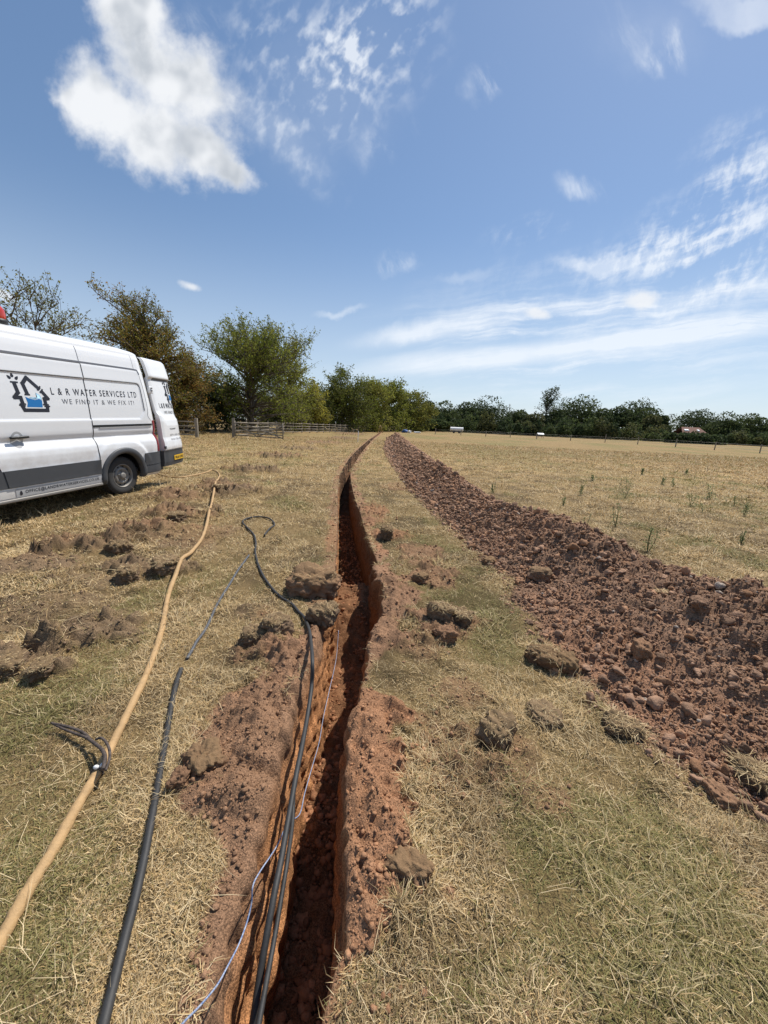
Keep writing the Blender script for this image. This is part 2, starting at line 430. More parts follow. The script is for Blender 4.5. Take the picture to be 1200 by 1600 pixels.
def sm(y, Y, X):          # softened interpolation
    w = 0.05 * np.maximum(y, 2)
    return (np.interp(y, Y, X) * 2 + np.interp(y - w, Y, X) + np.interp(y + w, Y, X)) / 4
def lipL(y): return sm(y, LY, LX) + (0.016 + .014 * ss(y, 2, 4)) * n2(y * 7 / np.maximum(1, y / 4), y * 0, 31) + (0.012 + .010 * ss(y, 2, 4)) * n2(y * 23 / np.maximum(1, y / 4), y * 0, 32)
def lipR(y): return sm(y, RY, RX) + (0.020 + .018 * ss(y, 2, 4)) * n2(y * 6 / np.maximum(1, y / 4), y * 0, 33) + (0.014 + .010 * ss(y, 2, 4)) * n2(y * 21 / np.maximum(1, y / 4), y * 0, 34)
HLY = np.array([-3, 1.2, 1.46, 2.0, 3.0, 3.8, 4.4, 5.5, 9.7, 17, 26, 45, 700.0])
HLX = np.array([1.9, 1.58, 1.38, 1.24, 1.24, 1.32, 1.30, 1.02, 0.60, 0.15, -.16, 0.0, 0.0])
def heapL(y): return sm(y, HLY, HLX) + 0.10 * n2(y * 2.2 / np.maximum(1, y / 5), y * 0, 41) + .05 * n2(y * 7 / np.maximum(1, y / 5), y * 0, 42)
CRY = np.array([-3, 1.2, 2.5, 3.3, 3.83, 4.9, 6.1, 9.5, 14, 25, 38, 700.0])
CRX = np.array([3.1, 2.95, 2.72, 2.58, 2.34, 2.08, 1.72, 1.50, 1.28, 1.05, 1.05, 1.05])
def heapC(y): return sm(y, CRY, CRX) + 0.05 * n2(y * 1.4, y * 0, 43)
def heapR(y): return 2 * heapC(y) - heapL(y) - 0.15 + 0.15 * n2(y * 1.7 / np.maximum(1, y / 6), y * 0, 44)
def heap_t(x, y):
    a, c, b = heapL(y), heapC(y), heapR(y)
    t = np.where(x < c, (x - a) / (c - a), (b - x) / (b - c))
    return t * ss(54 - y, 0, 8) - (1 - ss(54 - y, 0, 8))
# old scraped patches and little mounds on the left: pixel centre, half-width, half-depth (m), height
PATCH = [((148, 850), .52, .34, .12), ((190, 846), .22, .2, .11), ((225, 888), .46, .2, .10), ((150, 905), .45, .2, .02), ((145, 985), .34, .20, .07), ((15, 1035), .24, .2, .10), ((72, 1048), .17, .12, .07),
         ((20, 955), .5, .25, .03), ((100, 935), .4, .16, .015), ((277, 776), .7, .4, .12), ((272, 806), .6, .35, .15), ((235, 824), .5, .25, .10), ((262, 838), .5, .3, .03), ((393, 736), .9, .45, .17), ((352, 766), .8, .4, .13), ((340, 755), .4, .3, .1),
         ((435, 714), 1.1, .6, .18), ((470, 702), 1.2, .9, .16), ((505, 693), 1.3, 1.6, .2), ((535, 686), 1.4, 2.5, .25), ((548, 679), 2, 4, .3), ((340, 830), .5, .3, .02), ((300, 850), .5, .3, .02), ((20, 880), .8, .4, .05), ((160, 960), .3, .12, .02),
         ((415, 1000), .18, .30, .05), ((400, 955), .2, .2, .03),
         ((700, 975), .30, .30, .05), ((680, 905), .26, .3, .05), ((660, 870), .3, .4, .04), ((600, 835), .35, .3, .05), ((760, 1165), .22, .16, .035), ((700, 1180), .26, .25, .03), ((735, 1085), .16, .14, .02), ((790, 1215), .15, .1, .02), ((620, 760), .5, .8, .03), ((585, 800), .3, .8, .05), ((655, 1010), .15, .2, .03), ((850, 1250), .12, .08, .01)]
PATCHW = [(survey(*p)[0], survey(*p)[1], a, b, h) for p, a, b, h in PATCH]
def fade(y): return 1 / np.maximum(1, np.maximum(y, 1) / 5)
def ground(x, y):
    """height and surface fractions of the banks (everything but the inside of the trench)"""
    x = np.asarray(x, float); y = np.asarray(y, float)
    L, R = lipL(y), lipR(y)
    f = fade(y)
    z = 0.030 * fbm(x * 0.9, y * 0.9, 3, 1) + 0.011 * n2(x * 7, y * 7, 5) * f + 0.007 * n2(x * 17, y * 17, 6) * f
    z = z - 0.058 * np.clip(7.3 - y, 0, 9) * ss(-x, 3.2, 5.0)
    z = z + 0.12 * n2(x / 23, y / 23, 7) * ss(np.hypot(x, y), 12, 60)
    soil = np.zeros_like(z); tone = np.zeros_like(z)        # tone 0 bank soil, 1 heap, 2 old grey patch
    edge = fbm(x * 5, y * 5, 4, 9, 0.6)
    lump = np.abs(n2(x * 9, y * 9, 11)) + 0.5 * np.abs(n2(x * 21, y * 21, 12)) + 0.25 * n2(x * 47, y * 47, 13)
    # left spoil bank
    d = L - x
    kl = ss(y, 1.0, 1.35) * (1 - ss(y, 2.35, 2.75)) ; kl2 = 1 - ss(y, 1.15, 1.5)
    w = 0.025 + 0.11 * ss(y, 2.4, 3.2) + 0.28 * kl + 0.045 * kl2
    b = np.where(d > -0.06, np.exp(-((d - 0.13 * kl) / (w * 0.62)) ** 2), 0)
    z = z + b * (0.085 * kl) * (0.7 + 0.6 * edge) + kl * ss(w + .08 - d, 0, .1) * (d > -.06) * (0.050 * (lump - .5))
    # worn, rounded lip near the bottom of the picture
    s1 = ss(w * (1 + 0.9 * edge) + 0.02 - d, 0, 0.06) * (d > -0.06) * (1 - 0.30 * ss(y, 2.6, 3.0)); soil = np.maximum(soil, s1)
    # right spoil bank
    d = x - R
    kr = (ss(y, 0.76, 0.95) * (1 - ss(y, 1.75, 2.0)) + 0.75 * ss(y, 2.2, 2.5) * (1 - ss(y, 3.3, 4.0)))
    w = 0.03 + 0.26 * kr + 0.14 * ss(y, 2.5, 3.5)
    b = np.where(d > -0.06, np.exp(-((d - 0.10 * kr) / (w * 0.62)) ** 2), 0)
    z = z + b * (0.075 * kr + 0.015) * (0.75 + 0.6 * edge) + kr * ss(w + .06 - d, 0, .1) * (d > -.06) * (0.050 * (lump - .5))
    s2 = ss(w * (1 + 1.0 * edge) + 0.01 - d, 0, 0.05) * (d > -0.06) * np.where(y > 3.8, 0.75 + 0.25 * np.sign(edge), 1); soil = np.maximum(soil, s2)
    # patches
    for px, py, a, c, h in PATCHW:
        if py > 60: pass
        q = np.hypot((x - px) / a, (y - py) / c)
        near = q < 2
        if not near.any(): continue
        k = np.zeros_like(z)
        k[near] = ss(1.15 - q[near] + 0.75 * edge[near], 0.0, 0.55)
        z = z + k * (h * (0.30 + 0.55 * lump + 0.35 * edge) + min(h, .1) * .55 * (lump - .55))
        soil = np.maximum(soil, k * (0.50 if h < .04 else 0.78)); tone = np.where(k > 0.3, np.where(x < lipL(y) - .5, 2.0, 0.5), tone)
    # long spoil heap
    t = heap_t(x, y)
    on = t > -0.3
    big = np.abs(n2(x * 4.2, y * 4.2, 21)) ; mid = np.abs(n2(x * 10, y * 10, 22)); fine = np.abs(n2(x * 24, y * 24, 23)); ff = n2(x * 55, y * 55, 24)
    prof = ss(t, -0.02, 1.15)
    hh = (0.47 - 0.05 * (1 - ss(y, 2.5, 4))) * (1 + 0.34 * n2(y * 0.9 / np.maximum(1, y / 12), x * 0.4, 25)) * (1 + 0.25 * ss(y, 12, 30))
    rough = 0.075 * (big - .4) + 0.050 * (mid - .35) + 0.045 * (fine - .35) + 0.020 * ff
    ks = ss(t + 0.06 * edge, -0.04, 0.06)
    z = np.where(on, z + prof * hh + ks * rough * (0.55 + 0.45 * prof), z)
    soil = np.where(on, np.maximum(soil, ks), soil); tone = np.where(on & (ks > 0.4), 1.0, tone)
    return z, soil, tone
def gz(x, y):
    return float(ground(np.array([x]), np.array([y]))[0][0])

STRAW = np.array([.50, .345, .160]); PALE = np.array([.70, .56, .34]); OLIVE = np.array([.23, .20, .065]); THATCH = np.array([.25, .17, .085])
BANK = np.array([.270, .155, .090]); HEAP = np.array([.255, .155, .100]); OLD = np.array([.205, .138, .086]); WALL = np.array([.43, .205, .090])
def lerp(a, b, t): return a + (b - a) * np.asarray(t)[..., None]
def greenness(x, y):
    g_ = fbm(x * 1.1, y * 1.1, 4, 51, 0.6)
    g_ = ss(g_, 0.05, 0.5)
    far = 0.5 * ss(n2(x / 6, y / 9, 52), 0.0, 0.8)
    bias = 0.30 * ss(1.3 - np.abs(x - 0.75 + 0.09 * y), 0, 1.0) * ss(y, 0.5, 2) * (1 - ss(y, 9, 16))
    return np.clip(g_ * 0.75 + far * 0.5 + bias, 0, 1)
def turf_colour(x, y):
    g_ = greenness(x, y)
    c = lerp(STRAW, THATCH, ss(fbm(x * 2.3, y * 2.3, 3, 61), -.1, .5))
    c = lerp(c, OLIVE, g_ * 0.40)
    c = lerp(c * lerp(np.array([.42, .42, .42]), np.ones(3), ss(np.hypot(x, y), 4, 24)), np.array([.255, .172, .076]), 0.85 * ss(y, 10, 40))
    c = lerp(c, np.array([.19, .165, .062]), (0.45 + .25 * ss(x, 2, 5)) * ss(fbm(x / 4, y / 7, 3, 66), -.15, .4) * ss(y, 9, 25))
    band = ss(n2(x / 40 + 3, y / 9, 63), 0.1, 0.7)
    c = lerp(c, np.array([.36, .25, .115]), 0.35 * band * ss(y, 30, 90))
    return c
def soil_colour(tone, x, y):
    c = np.where((tone > 1.5)[..., None], OLD, np.where((tone > 0.75)[..., None], HEAP, BANK))
    v = 1 + 0.22 * fbm(x * 6, y * 6, 3, 71)
    red = ss(n2(x * 1.3, y * 1.3, 73), 0.0, 0.7)[..., None] * np.array([0.05, 0.012, 0.0])
    return (c + red) * v[..., None]

def build_ground():
    ys = [-400, -150, -60, -25, -10, -5, -2.5]
    while ys[-1] < 900:
        y = ys[-1]; ys.append(y + (0.06 if y < 0.3 else max(0.013, 0.0062 * y)))
    ys = np.array(ys)
    def offs(lst):
        a = [0.0]
        for end, st, gr in lst:
            while a[-1] < end: a.append(a[-1] + st + gr * a[-1])
        return np.array(a[1:])
    oL = offs([(0.6, 0.011, 0), (5, 0.020, 0.003), (900, 0, 0.035)]); oR = offs([(0.4, 0.011, 0), (3.9, 0.0155, 0), (900, 0, 0.035)])
    nW, nF = 34, 18
    Y = ys[:, None]; L = lipL(ys)[:, None]; R = lipR(ys)[:, None]
    xl = (L - oL[None, ::-1]); xr = (R + oR[None])
    X = np.concatenate([xl, L, R, xr], 1); YY = np.broadcast_to(Y, X.shape)
    z, soil, tone = ground(X, YY)
    nl = xl.shape[1]
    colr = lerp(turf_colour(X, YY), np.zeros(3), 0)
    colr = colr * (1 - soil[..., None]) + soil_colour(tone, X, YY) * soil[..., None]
    zL = z[:, nl:nl + 1]; zR = z[:, nl + 1:nl + 2]
    # trench inside
    depth = 0.66 - 0.10 * ss(Y, 1.35, 1.6) * (1 - ss(Y, 1.9, 2.2)) - 0.26 * ss(Y, 3.3, 3.8) * (1 - ss(Y, 4.3, 4.6)) + 0.03 * n2(Y * 3, Y * 0, 81)
    depth = (depth + .14 * ss(Y, 4.4, 5.5)) * (1 - ss(Y, 40, 55)) + 0.02
    depth = depth * (1 - 0.30 * ss(Y, 12.5, 17))
    t = np.linspace(0, 1, nW + 2)[None, 1:-1]
    batL = 0.035 + 0.065 * (1 - ss(Y, 2.2, 3.2)); batR = 0.035 + 0.0 * Y
    fl = L + batL; fr = np.maximum(R - batR, fl + 0.12)
    yy = np.broadcast_to(Y, (len(ys), nW))
    bt = t ** 0.45
    zw = zL * (1 - t) - depth * t
    streak = 0.011 * n2(yy * 1.1, zw * 46, 82) + 0.010 * n2(yy * 9, zw * 22, 83) + 0.009 * n2(yy * 26, zw * 40, 84) - 0.014 * ss(n2(yy * 14, zw * 12, 85), .25, .7)
    XW = L + (fl - L) * bt + streak * np.minimum(1, 8 * (1 - t)) * np.minimum(1, 6 * t)
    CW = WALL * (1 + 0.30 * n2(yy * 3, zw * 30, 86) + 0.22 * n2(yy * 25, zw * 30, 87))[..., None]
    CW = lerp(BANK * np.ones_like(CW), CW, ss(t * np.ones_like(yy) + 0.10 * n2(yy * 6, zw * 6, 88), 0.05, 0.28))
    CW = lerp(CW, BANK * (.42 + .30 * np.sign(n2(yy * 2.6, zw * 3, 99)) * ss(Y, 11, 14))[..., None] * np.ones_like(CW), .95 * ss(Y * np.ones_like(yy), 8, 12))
    zw2 = zR * (1 - t) - depth * t
    streak = 0.012 * n2(yy * 1.1, zw2 * 40, 92) + 0.012 * n2(yy * 8, zw2 * 20, 93) + 0.007 * n2(yy * 26, zw2 * 40, 94)
    XW2 = (R + (fr - R) * bt + streak * np.minimum(1, 8 * (1 - t)) * np.minimum(1, 6 * t))[:, ::-1]
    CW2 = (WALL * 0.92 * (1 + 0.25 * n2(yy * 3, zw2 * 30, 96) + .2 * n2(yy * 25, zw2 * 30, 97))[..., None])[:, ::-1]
    CW2 = CW2 * (1 - .60 * ss(Y, 2.0, 4.5))[..., None]  # shade of the right wall deepened in its colour farther along
    zw2 = zw2[:, ::-1]
    u = np.linspace(0, 1, nF)[None]
    XF = fl + (fr - fl) * u; yf = np.broadcast_to(Y, XF.shape)
    rub = 0.045 * np.abs(n2(XF * 14, yf * 14, 101)) + 0.03 * np.abs(n2(XF * 33, yf * 33, 102)) + 0.012 * n2(XF * 70, yf * 70, 103)
    ZF = -depth + rub * np.minimum(1, 5 * u) * np.minimum(1, 5 * (1 - u)) * (depth > 0.1) + 0.06 * (u - .5) ** 2
    CF = (np.array([.21, .105, .052]) * (1 - .45 * ss(yf, 4.2, 5.2))[..., None] * (1 + 0.3 * n2(XF * 9, yf * 9, 104))[..., None])  # floor colour darkened past the mound, shade put into the soil tone
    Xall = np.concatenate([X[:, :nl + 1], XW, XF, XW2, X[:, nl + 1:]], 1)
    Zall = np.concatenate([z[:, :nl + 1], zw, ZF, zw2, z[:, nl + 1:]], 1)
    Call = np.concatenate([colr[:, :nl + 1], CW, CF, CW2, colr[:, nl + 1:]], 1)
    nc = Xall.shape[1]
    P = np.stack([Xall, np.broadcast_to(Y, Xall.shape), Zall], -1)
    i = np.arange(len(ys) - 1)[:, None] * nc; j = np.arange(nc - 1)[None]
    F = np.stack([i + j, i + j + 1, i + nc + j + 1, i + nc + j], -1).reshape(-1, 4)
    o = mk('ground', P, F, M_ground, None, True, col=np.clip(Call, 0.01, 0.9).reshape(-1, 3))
    tag(o, 'dry grass field with a narrow trench and a long heap of red brown soil', 'field', kind='structure')
build_ground()

# ------------------------------------------------------------------ dry grass
rng = np.random.default_rng(7)
def blades(name, x, y, z, length, width, tilt, colr, label, seed=1, curl=0.35, parent=None, droop=0.0):
    r = np.random.default_rng(seed); n = len(x)
    az = r.uniform(0, 2 * math.pi, n); d = np.stack([np.cos(az), np.sin(az), np.zeros(n)], 1)
    az2 = az + r.normal(0, curl * 1.6, n); d2 = np.stack([np.cos(az2), np.sin(az2), np.zeros(n)], 1)
    side = np.stack([-np.sin(az), np.cos(az), r.uniform(-.4, .4, n)], 1) * (width / 2)[:, None]
    b = np.stack([x, y, z - 0.004], 1)
    ct, st_ = np.cos(tilt), np.sin(tilt); zz = np.array([0, 0, 1.0])
    mid = b + (d * ct[:, None] + zz * st_[:, None]) * (length * 0.55)[:, None]
    t2 = tilt * r.uniform(-0.5, 0.9, n) - droop
    tip = mid + (d2 * np.cos(t2)[:, None] + zz * np.sin(t2)[:, None]) * (length * 0.45)[:, None]
    V = np.stack([b - side, b + side, mid + side * 0.8, mid - side * 0.8, tip], 1).reshape(-1, 3)
    k = np.arange(n)[:, None] * 5
    F4 = k + np.array([[0, 1, 2, 3]]); F3 = k + np.array([[3, 2, 4]])
    C = np.repeat(np.clip(colr, 0.01, 0.9), 5, 0)
    o = mk(name, V, [F4, F3], M_blade, parent, False, col=C)
    if label: tag(o, label, 'grass', kind='stuff')
    return o
def blade_colour(x, y, n, r):
    g_ = greenness(x, y)
    u = r.uniform(0, 1, n)
    c = lerp(STRAW * 1.15, PALE, np.clip(u * 1.3 - .2, 0, 1))
    c = lerp(c, THATCH * .8, (r.uniform(0, 1, n) < 0.20 + 0.62 * ss(fbm(x * 1.9, y * 1.9, 4, 119, .6), -.12, .35)) * r.uniform(0.4, 1, n))
    c = lerp(c, np.array([.34, .225, .098]), 0.6 * ss(y, 5, 25))
    gm = (r.uniform(0, 1, n) < 0.06 + 0.75 * ss(g_, .25, .8)) * r.uniform(0.5, 1, n)
    c = lerp(c, lerp(OLIVE * np.ones((n, 1)), np.array([.20, .21, .07]), r.uniform(0, 1, n)), gm)
    return c * r.uniform(0.8, 1.15, n)[:, None]
def scatter(N, y0, y1, power, xmaxk=1.12, xmin=0.5):
    r = rng.uniform(0, 1, N)
    if power == 0: Y = y0 * (y1 / y0) ** r
    else: Y = (y0 ** power + r * (y1 ** power - y0 ** power)) ** (1 / power)
    X = rng.uniform(-1, 1, N) * (xmin + Y * xmaxk)
    return X, Y
def build_grass():
    X, Y = scatter(1050000, 0.42, 40, 0, 1.08, 0.55)
    X2, Y2 = rng.uniform(-9, 9, 420000), rng.uniform(-0.8, 7.5, 420000)      # the same turf to either side
    k2 = (np.abs(X2) > 0.55 + 1.08 * np.maximum(Y2, .42)) | (Y2 < .42); X = np.concatenate([X, X2[k2]]); Y = np.concatenate([Y, Y2[k2]])
    z, soil, tone = ground(X, Y)
    L, R = lipL(Y), lipR(Y)
    keep = ((X < L - 0.012) | (X > R + 0.012)) & (rng.uniform(0, 1, len(X)) > soil * 1.25 - 0.03)
    # uneven cover
    keep &= rng.uniform(-0.6, 0.75, len(X)) < 1.7 * fbm(X * 3.3, Y * 3.3, 4, 111, .6) + 0.42
    X, Y, z = X[keep], Y[keep], z[keep]; n = len(X)
    D = np.hypot(X, Y); lod = np.maximum(1, D / 2.2); lod = np.where(np.abs(X) > 0.55 + 1.08 * np.maximum(Y, .42), np.maximum(lod, 1.5), lod)
    tuft = ss(fbm(X * 2.2, Y * 2.2, 3, 115), 0.0, 0.5)
    ln = rng.uniform(0.018, 0.056, n) * (0.8 + 0.7 * tuft) * lod ** 0.45
    ln = ln * (1 - .12 * ss(2.0 - D, 0, 1.2))
    wd = np.maximum(0.0023, 0.00118 * D) * rng.uniform(0.6, 1.3, n)
    tl = np.abs(rng.normal(0.34, 0.36, n)) + 0.04
    lg = rng.uniform(0, 1, n) < (0.03 + 0.22 * tuft); ln = np.where(lg, ln * rng.uniform(1.4, 2.3, n), ln)
    blades('dry_grass', X, Y, z, ln, wd, np.minimum(tl, 1.3), lerp(blade_colour(X, Y, n, rng), PALE, .6 * lg * (rng.uniform(0, 1, n) < .30)), 'short sun-bleached straw coloured grass covering the field', 3)
    # longer pale stalks
    X, Y = scatter(1300, 0.5, 12, 0, 1.05, 0.5)
    z, soil, tone = ground(X, Y)
    keep = ((X < lipL(Y) - .03) | (X > lipR(Y) + .03)) & (soil < 0.3 + 0.5 * rng.uniform(0, 1, len(X)) ** 3)
    X, Y, z = X[keep], Y[keep], z[keep]; n = len(X); D = np.hypot(X, Y)
    blades('straw_stalks', X, Y, z + 0.012, rng.uniform(0.06, 0.17, n), np.maximum(0.0017, 0.0008 * D) * rng.uniform(.8, 1.3, n), np.abs(rng.normal(.16, .2, n)), PALE * rng.uniform(0.85, 1.25, (n, 1)),
           'long bleached grass stalks lying loose over the turf', 4, 0.45)
    # straw hanging over the trench lips
    Yl = 0.45 * (14 / 0.45) ** rng.uniform(0, 1, 9000); s = rng.uniform(0, 1, len(Yl)) < 0.5
    Xl = np.where(s, lipL(Yl) - rng.uniform(0.0, 0.04, len(Yl)), lipR(Yl) + rng.uniform(0.0, 0.04, len(Yl)))
    z, soil, tone = ground(Xl, Yl)
    keep = n2(Yl * 3.1, s * 9.0, 117) + 0.25 - 0.95 * soil > rng.uniform(-.6, .8, len(Yl))
    Xl, Yl, z = Xl[keep], Yl[keep], z[keep]; n = len(Xl); lod = np.maximum(1, Yl / 2.5)
    blades('lip_grass', Xl, Yl, z + 0.006, rng.uniform(.03, .075, n) * lod ** .5, 0.0024 * lod, rng.uniform(-.3, .5, n), blade_colour(Xl, Yl, n, rng), 'ragged dry grass roots fringing the trench edges', 5, 0.5, droop=0.3)
build_grass()

# ------------------------------------------------------------------ loose soil
def ico(sub):
    bm = bmesh.new(); bmesh.ops.create_icosphere(bm, subdivisions=sub, radius=1.0)
    bm.verts.index_update()
    V = np.array([v.co[:] for v in bm.verts]); F = np.array([[v.index for v in f.verts] for f in bm.faces]); bm.free()
    return V, F
def crumbs(name, x, y, z, r, colr, label, sub=1, seed=0):
    q = np.random.default_rng(seed); V0, F0 = ico(sub); n = len(x); nv = len(V0)
    if n == 0: return
    variants = []
    for k in range(24):
        if sub > 1:
            pl = q.normal(0, 1, (8, 3)); pl /= np.linalg.norm(pl, axis=1)[:, None]; hh_ = q.uniform(.34, .95, 8)
            d = np.min(hh_[None] / np.maximum(V0 @ pl.T, .12), 1); d = np.minimum(d, 1.5) * (1 + .22 * n3(V0[:, 0] * 3 + k, V0[:, 1] * 3, V0[:, 2] * 3, k) + .12 * n3(V0[:, 0] * 8 + k, V0[:, 1] * 8, V0[:, 2] * 8, k + 9)) + .025 * q.normal(0, 1, nv)
        else: d = 1 + 0.45 * n3(V0[:, 0] * 1.7 + k * 3.1, V0[:, 1] * 1.7, V0[:, 2] * 1.7, k) + .2 * q.normal(0, 1, nv)
        v = V0 * d[:, None] * q.uniform(0.72, 1.2, 3)
        variants.append(v)
    variants = np.array(variants); vi = q.integers(0, 24, n)
    a = q.uniform(0, 2 * math.pi, n); c, s = np.cos(a), np.sin(a)
    v = variants[vi] * r[:, None, None]
    V = np.stack([v[..., 0] * c[:, None] - v[..., 1] * s[:, None] + x[:, None], v[..., 0] * s[:, None] + v[..., 1] * c[:, None] + y[:, None], v[..., 2] * 0.8 + z[:, None]], -1).reshape(-1, 3)
    F = (np.arange(n)[:, None, None] * nv + F0[None]).reshape(-1, 3)
    o = mk(name, V, F, M_soil, None, False, col=np.repeat(colr, nv, 0))
    tag(o, label, 'soil', kind='stuff')
def build_crumbs():
    # on the heap
    N = 120000
    Y = 1.0 * (50 / 1.0) ** (rng.uniform(0, 1, N)); a, b = heapL(Y), heapR(Y)
    X = a - .12 + (b - a) * rng.uniform(0, 0.95, N)
    z, soil, tone = ground(X, Y)
    k = rng.uniform(0, 1, N) < np.where(X < a, .35, 1.0)
    X, Y, z = X[k], Y[k], z[k]; n = len(X)
    r = 0.0030 * rng.pareto(2.15, n) + 0.0042
    r = np.minimum(r * np.maximum(1, Y / 2.6) ** 0.7, 0.034 * np.maximum(1, Y / 3) ** .45 * rng.uniform(.45, 1.3, n))
    c = HEAP * 1.12 * rng.uniform(0.65, 1.45, (n, 1)) + (rng.uniform(0, 1, (n, 1)) < .25) * np.array([.06, .02, .0])
    c = np.where(rng.uniform(0, 1, (n, 1)) < 0.012, np.array([.40, .33, .27]), c)
    big = r > 0.019 * np.maximum(1, Y / 4)
    crumbs('heap_crumbs', X[~big], Y[~big], z[~big] + r[~big] * .25, r[~big], c[~big], 'fine red brown crumbs covering the long soil heap', 1, 1)
    crumbs('heap_lumps', X[big], Y[big], z[big] + r[big] * .2, r[big], c[big], 'broken red brown lumps and stones on the long soil heap', 3, 2)
    # on bare banks and patches
    N = 100000
    X, Y = scatter(N, 0.5, 24, 0, 1.0, 0.5)
    z, soil, tone = ground(X, Y)
    k = ((X < lipL(Y) - .004) | (X > lipR(Y) + .004)) & (rng.uniform(0.03, 1.0, N) < soil * .9 + 0.02 + 0.22 * (X > lipR(Y)) * (X < heapL(Y)) * (Y < 7) * ss(fbm(X * 2.4, Y * 2.4, 3, 131, .6), -.1, .4) * ss(1.0 - (X - lipR(Y)), 0, .7)) & (heap_t(X, Y) < 0)
    X, Y, z, tone = X[k], Y[k], z[k], tone[k]; n = len(X)
    r = np.minimum((0.0020 * rng.pareto(1.8, n) + 0.0018) * np.maximum(1, Y / 2.0) ** .8, 0.011 * np.maximum(1, Y / 2) ** .6)
    c = soil_colour(tone, X, Y) * rng.uniform(0.8, 1.3, (n, 1)) * 1.08
    crumbs('bank_crumbs', X, Y, z + r * .3, r, np.clip(c, .02, .8), 'small dry crumbs of soil along the trench banks and bare patches', 1, 3)
    # on the trench floor
    N = 6000; Y = 0.6 * (9 / 0.6) ** rng.uniform(0, 1, N); L, R = lipL(Y) + .07, lipR(Y) - .05
    X = L + (R - L) * rng.uniform(0, 1, N)
    dep = 0.66 - 0.10 * ss(Y, 1.35, 1.6) * (1 - ss(Y, 1.9, 2.2)) - 0.26 * ss(Y, 3.3, 3.8) * (1 - ss(Y, 4.3, 4.6)) + 0.03 * n2(Y * 3, Y * 0, 81) + .02
    r = np.minimum(0.004 * rng.pareto(1.9, N) + 0.004, 0.024)
    crumbs('trench_floor_crumbs', X, Y, -dep + 0.02 + r * .3, r, np.array([.32, .155, .08]) * rng.uniform(.75, 1.3, (N, 1)), 'loose orange soil crumbs on the floor of the trench', 1, 6)
build_crumbs()

# clods: (px, py of the foot, width px, flattening, grassy 0..1, soil colour, label)
CL = [
    (487, 922, 84, .62, .25, BANK * .95, 'largest dry soil block with a straw top on the left lip of the trench'),
    (432, 982, 44, .7, .7, OLD * 0.98, 'dark turf clod lying beside the black hose at the head of the soil bank'),
    (505, 968, 46, .9, .6, OLD * 0.98, 'turf clod hanging on the left trench edge just under the large soil block'),
    (398, 1000, 46, .75, .6, OLD * 0.92, 'dark turf clod at the left top of the near soil bank'),
    (604, 842, 26, .85, .3, OLD * 0.73, 'small nearly black round clod on the right of the trench, farthest of the clods there'),
    (657, 910, 28, .7, .1, BANK * .8, 'small brown clod alone on grass between trench and heap'),
    (690, 968, 48, .75, .9, OLD * 0.92, 'left clump of the pair of grassy turf clods right of the trench'),
    (722, 974, 42, .7, .9, OLD * 0.85, 'right clump of the pair of grassy turf clods right of the trench'),
    (696, 996, 38, .75, .0, BANK * .9, 'bare brown lump just below the pair of grassy turf clods'),
    (778, 1152, 62, .85, .45, OLD * 0.98, 'upright square turf clod with a dark front standing alone right of the trench'),
    (852, 1122, 56, .4, 1., OLD * 1.10, 'flat straw covered turf clod between the upright square clod and the heap'),
    (972, 1146, 56, .72, .8, OLD * 0.79, 'dark grassy clod at the foot of the heap near the hay wisps'),
    (846, 1036, 52, .75, .35, BANK * .62, 'left dark lump of two touching ones at the foot of the heap'),
    (884, 1045, 44, .75, .1, BANK * .65, 'right dark lump of two touching ones at the foot of the heap'),
    (1003, 1024, 38, .85, .0, BANK * 1.0, 'large angular pale brown lump sitting on the face of the heap'),
    (1088, 965, 34, .7, .0, HEAP * .9, 'dark brown lump high on the heap at the right'),
    (842, 904, 42, .7, .1, HEAP * .9, 'broad lump on the left flank of the heap in mid distance'),
    (764, 880, 26, .6, .1, BANK * .9, 'flat brown lump lying on grass off the left flank of the heap'),
    (1120, 1245, 50, .55, .0, BANK * 1.0, 'flat brown lump at the heap foot nearest the camera'),
    (1185, 1226, 72, .7, .9, OLD * 0.73, 'dark turf clod trailing long hay at the right edge of the picture'),
    (320, 1195, 70, .6, .15, BANK * .75, 'rough crusted lump on the left side of the near soil bank'),
    (283, 1222, 40, .8, .0, BANK * .75, 'lump lowest on the left foot of the near soil bank'),
    (640, 1360, 70, .5, .1, BANK * .85, 'crumbly lump on the right trench bank nearest the camera'),
    (345, 772, 24, .7, .5, OLD * 0.98, 'small turf clod right beside the far part of the tan hose'),
    (200, 896, 44, .7, .3, OLD * 0.79, 'dark broken clod at the left end of the strip of turf before the scraped patch'),
    (258, 892, 48, .55, 1., OLD * 0.98, 'long straw topped turf strip right of the dark broken clod'),
    (186, 858, 34, .7, .2, OLD * 0.73, 'dark clod at the right end of the scraped soil mound nearest the van wheel'),
    (66, 1058, 44, .6, .4, OLD * 0.73, 'dark clod in the grass at the left edge below the scraped patch'),
    (12, 1050, 60, .6, .5, OLD * 0.79, 'dark turf clod cut by the left edge of the picture'),
    (276, 812, 34, .6, .2, OLD * 0.67, 'blackish clod in the soil mound between the van wheel and the tan hose'),
    (1040, 932, 26, .5, 1., HEAP, 'wispy pale grass tussock lying on top of the heap'),
]
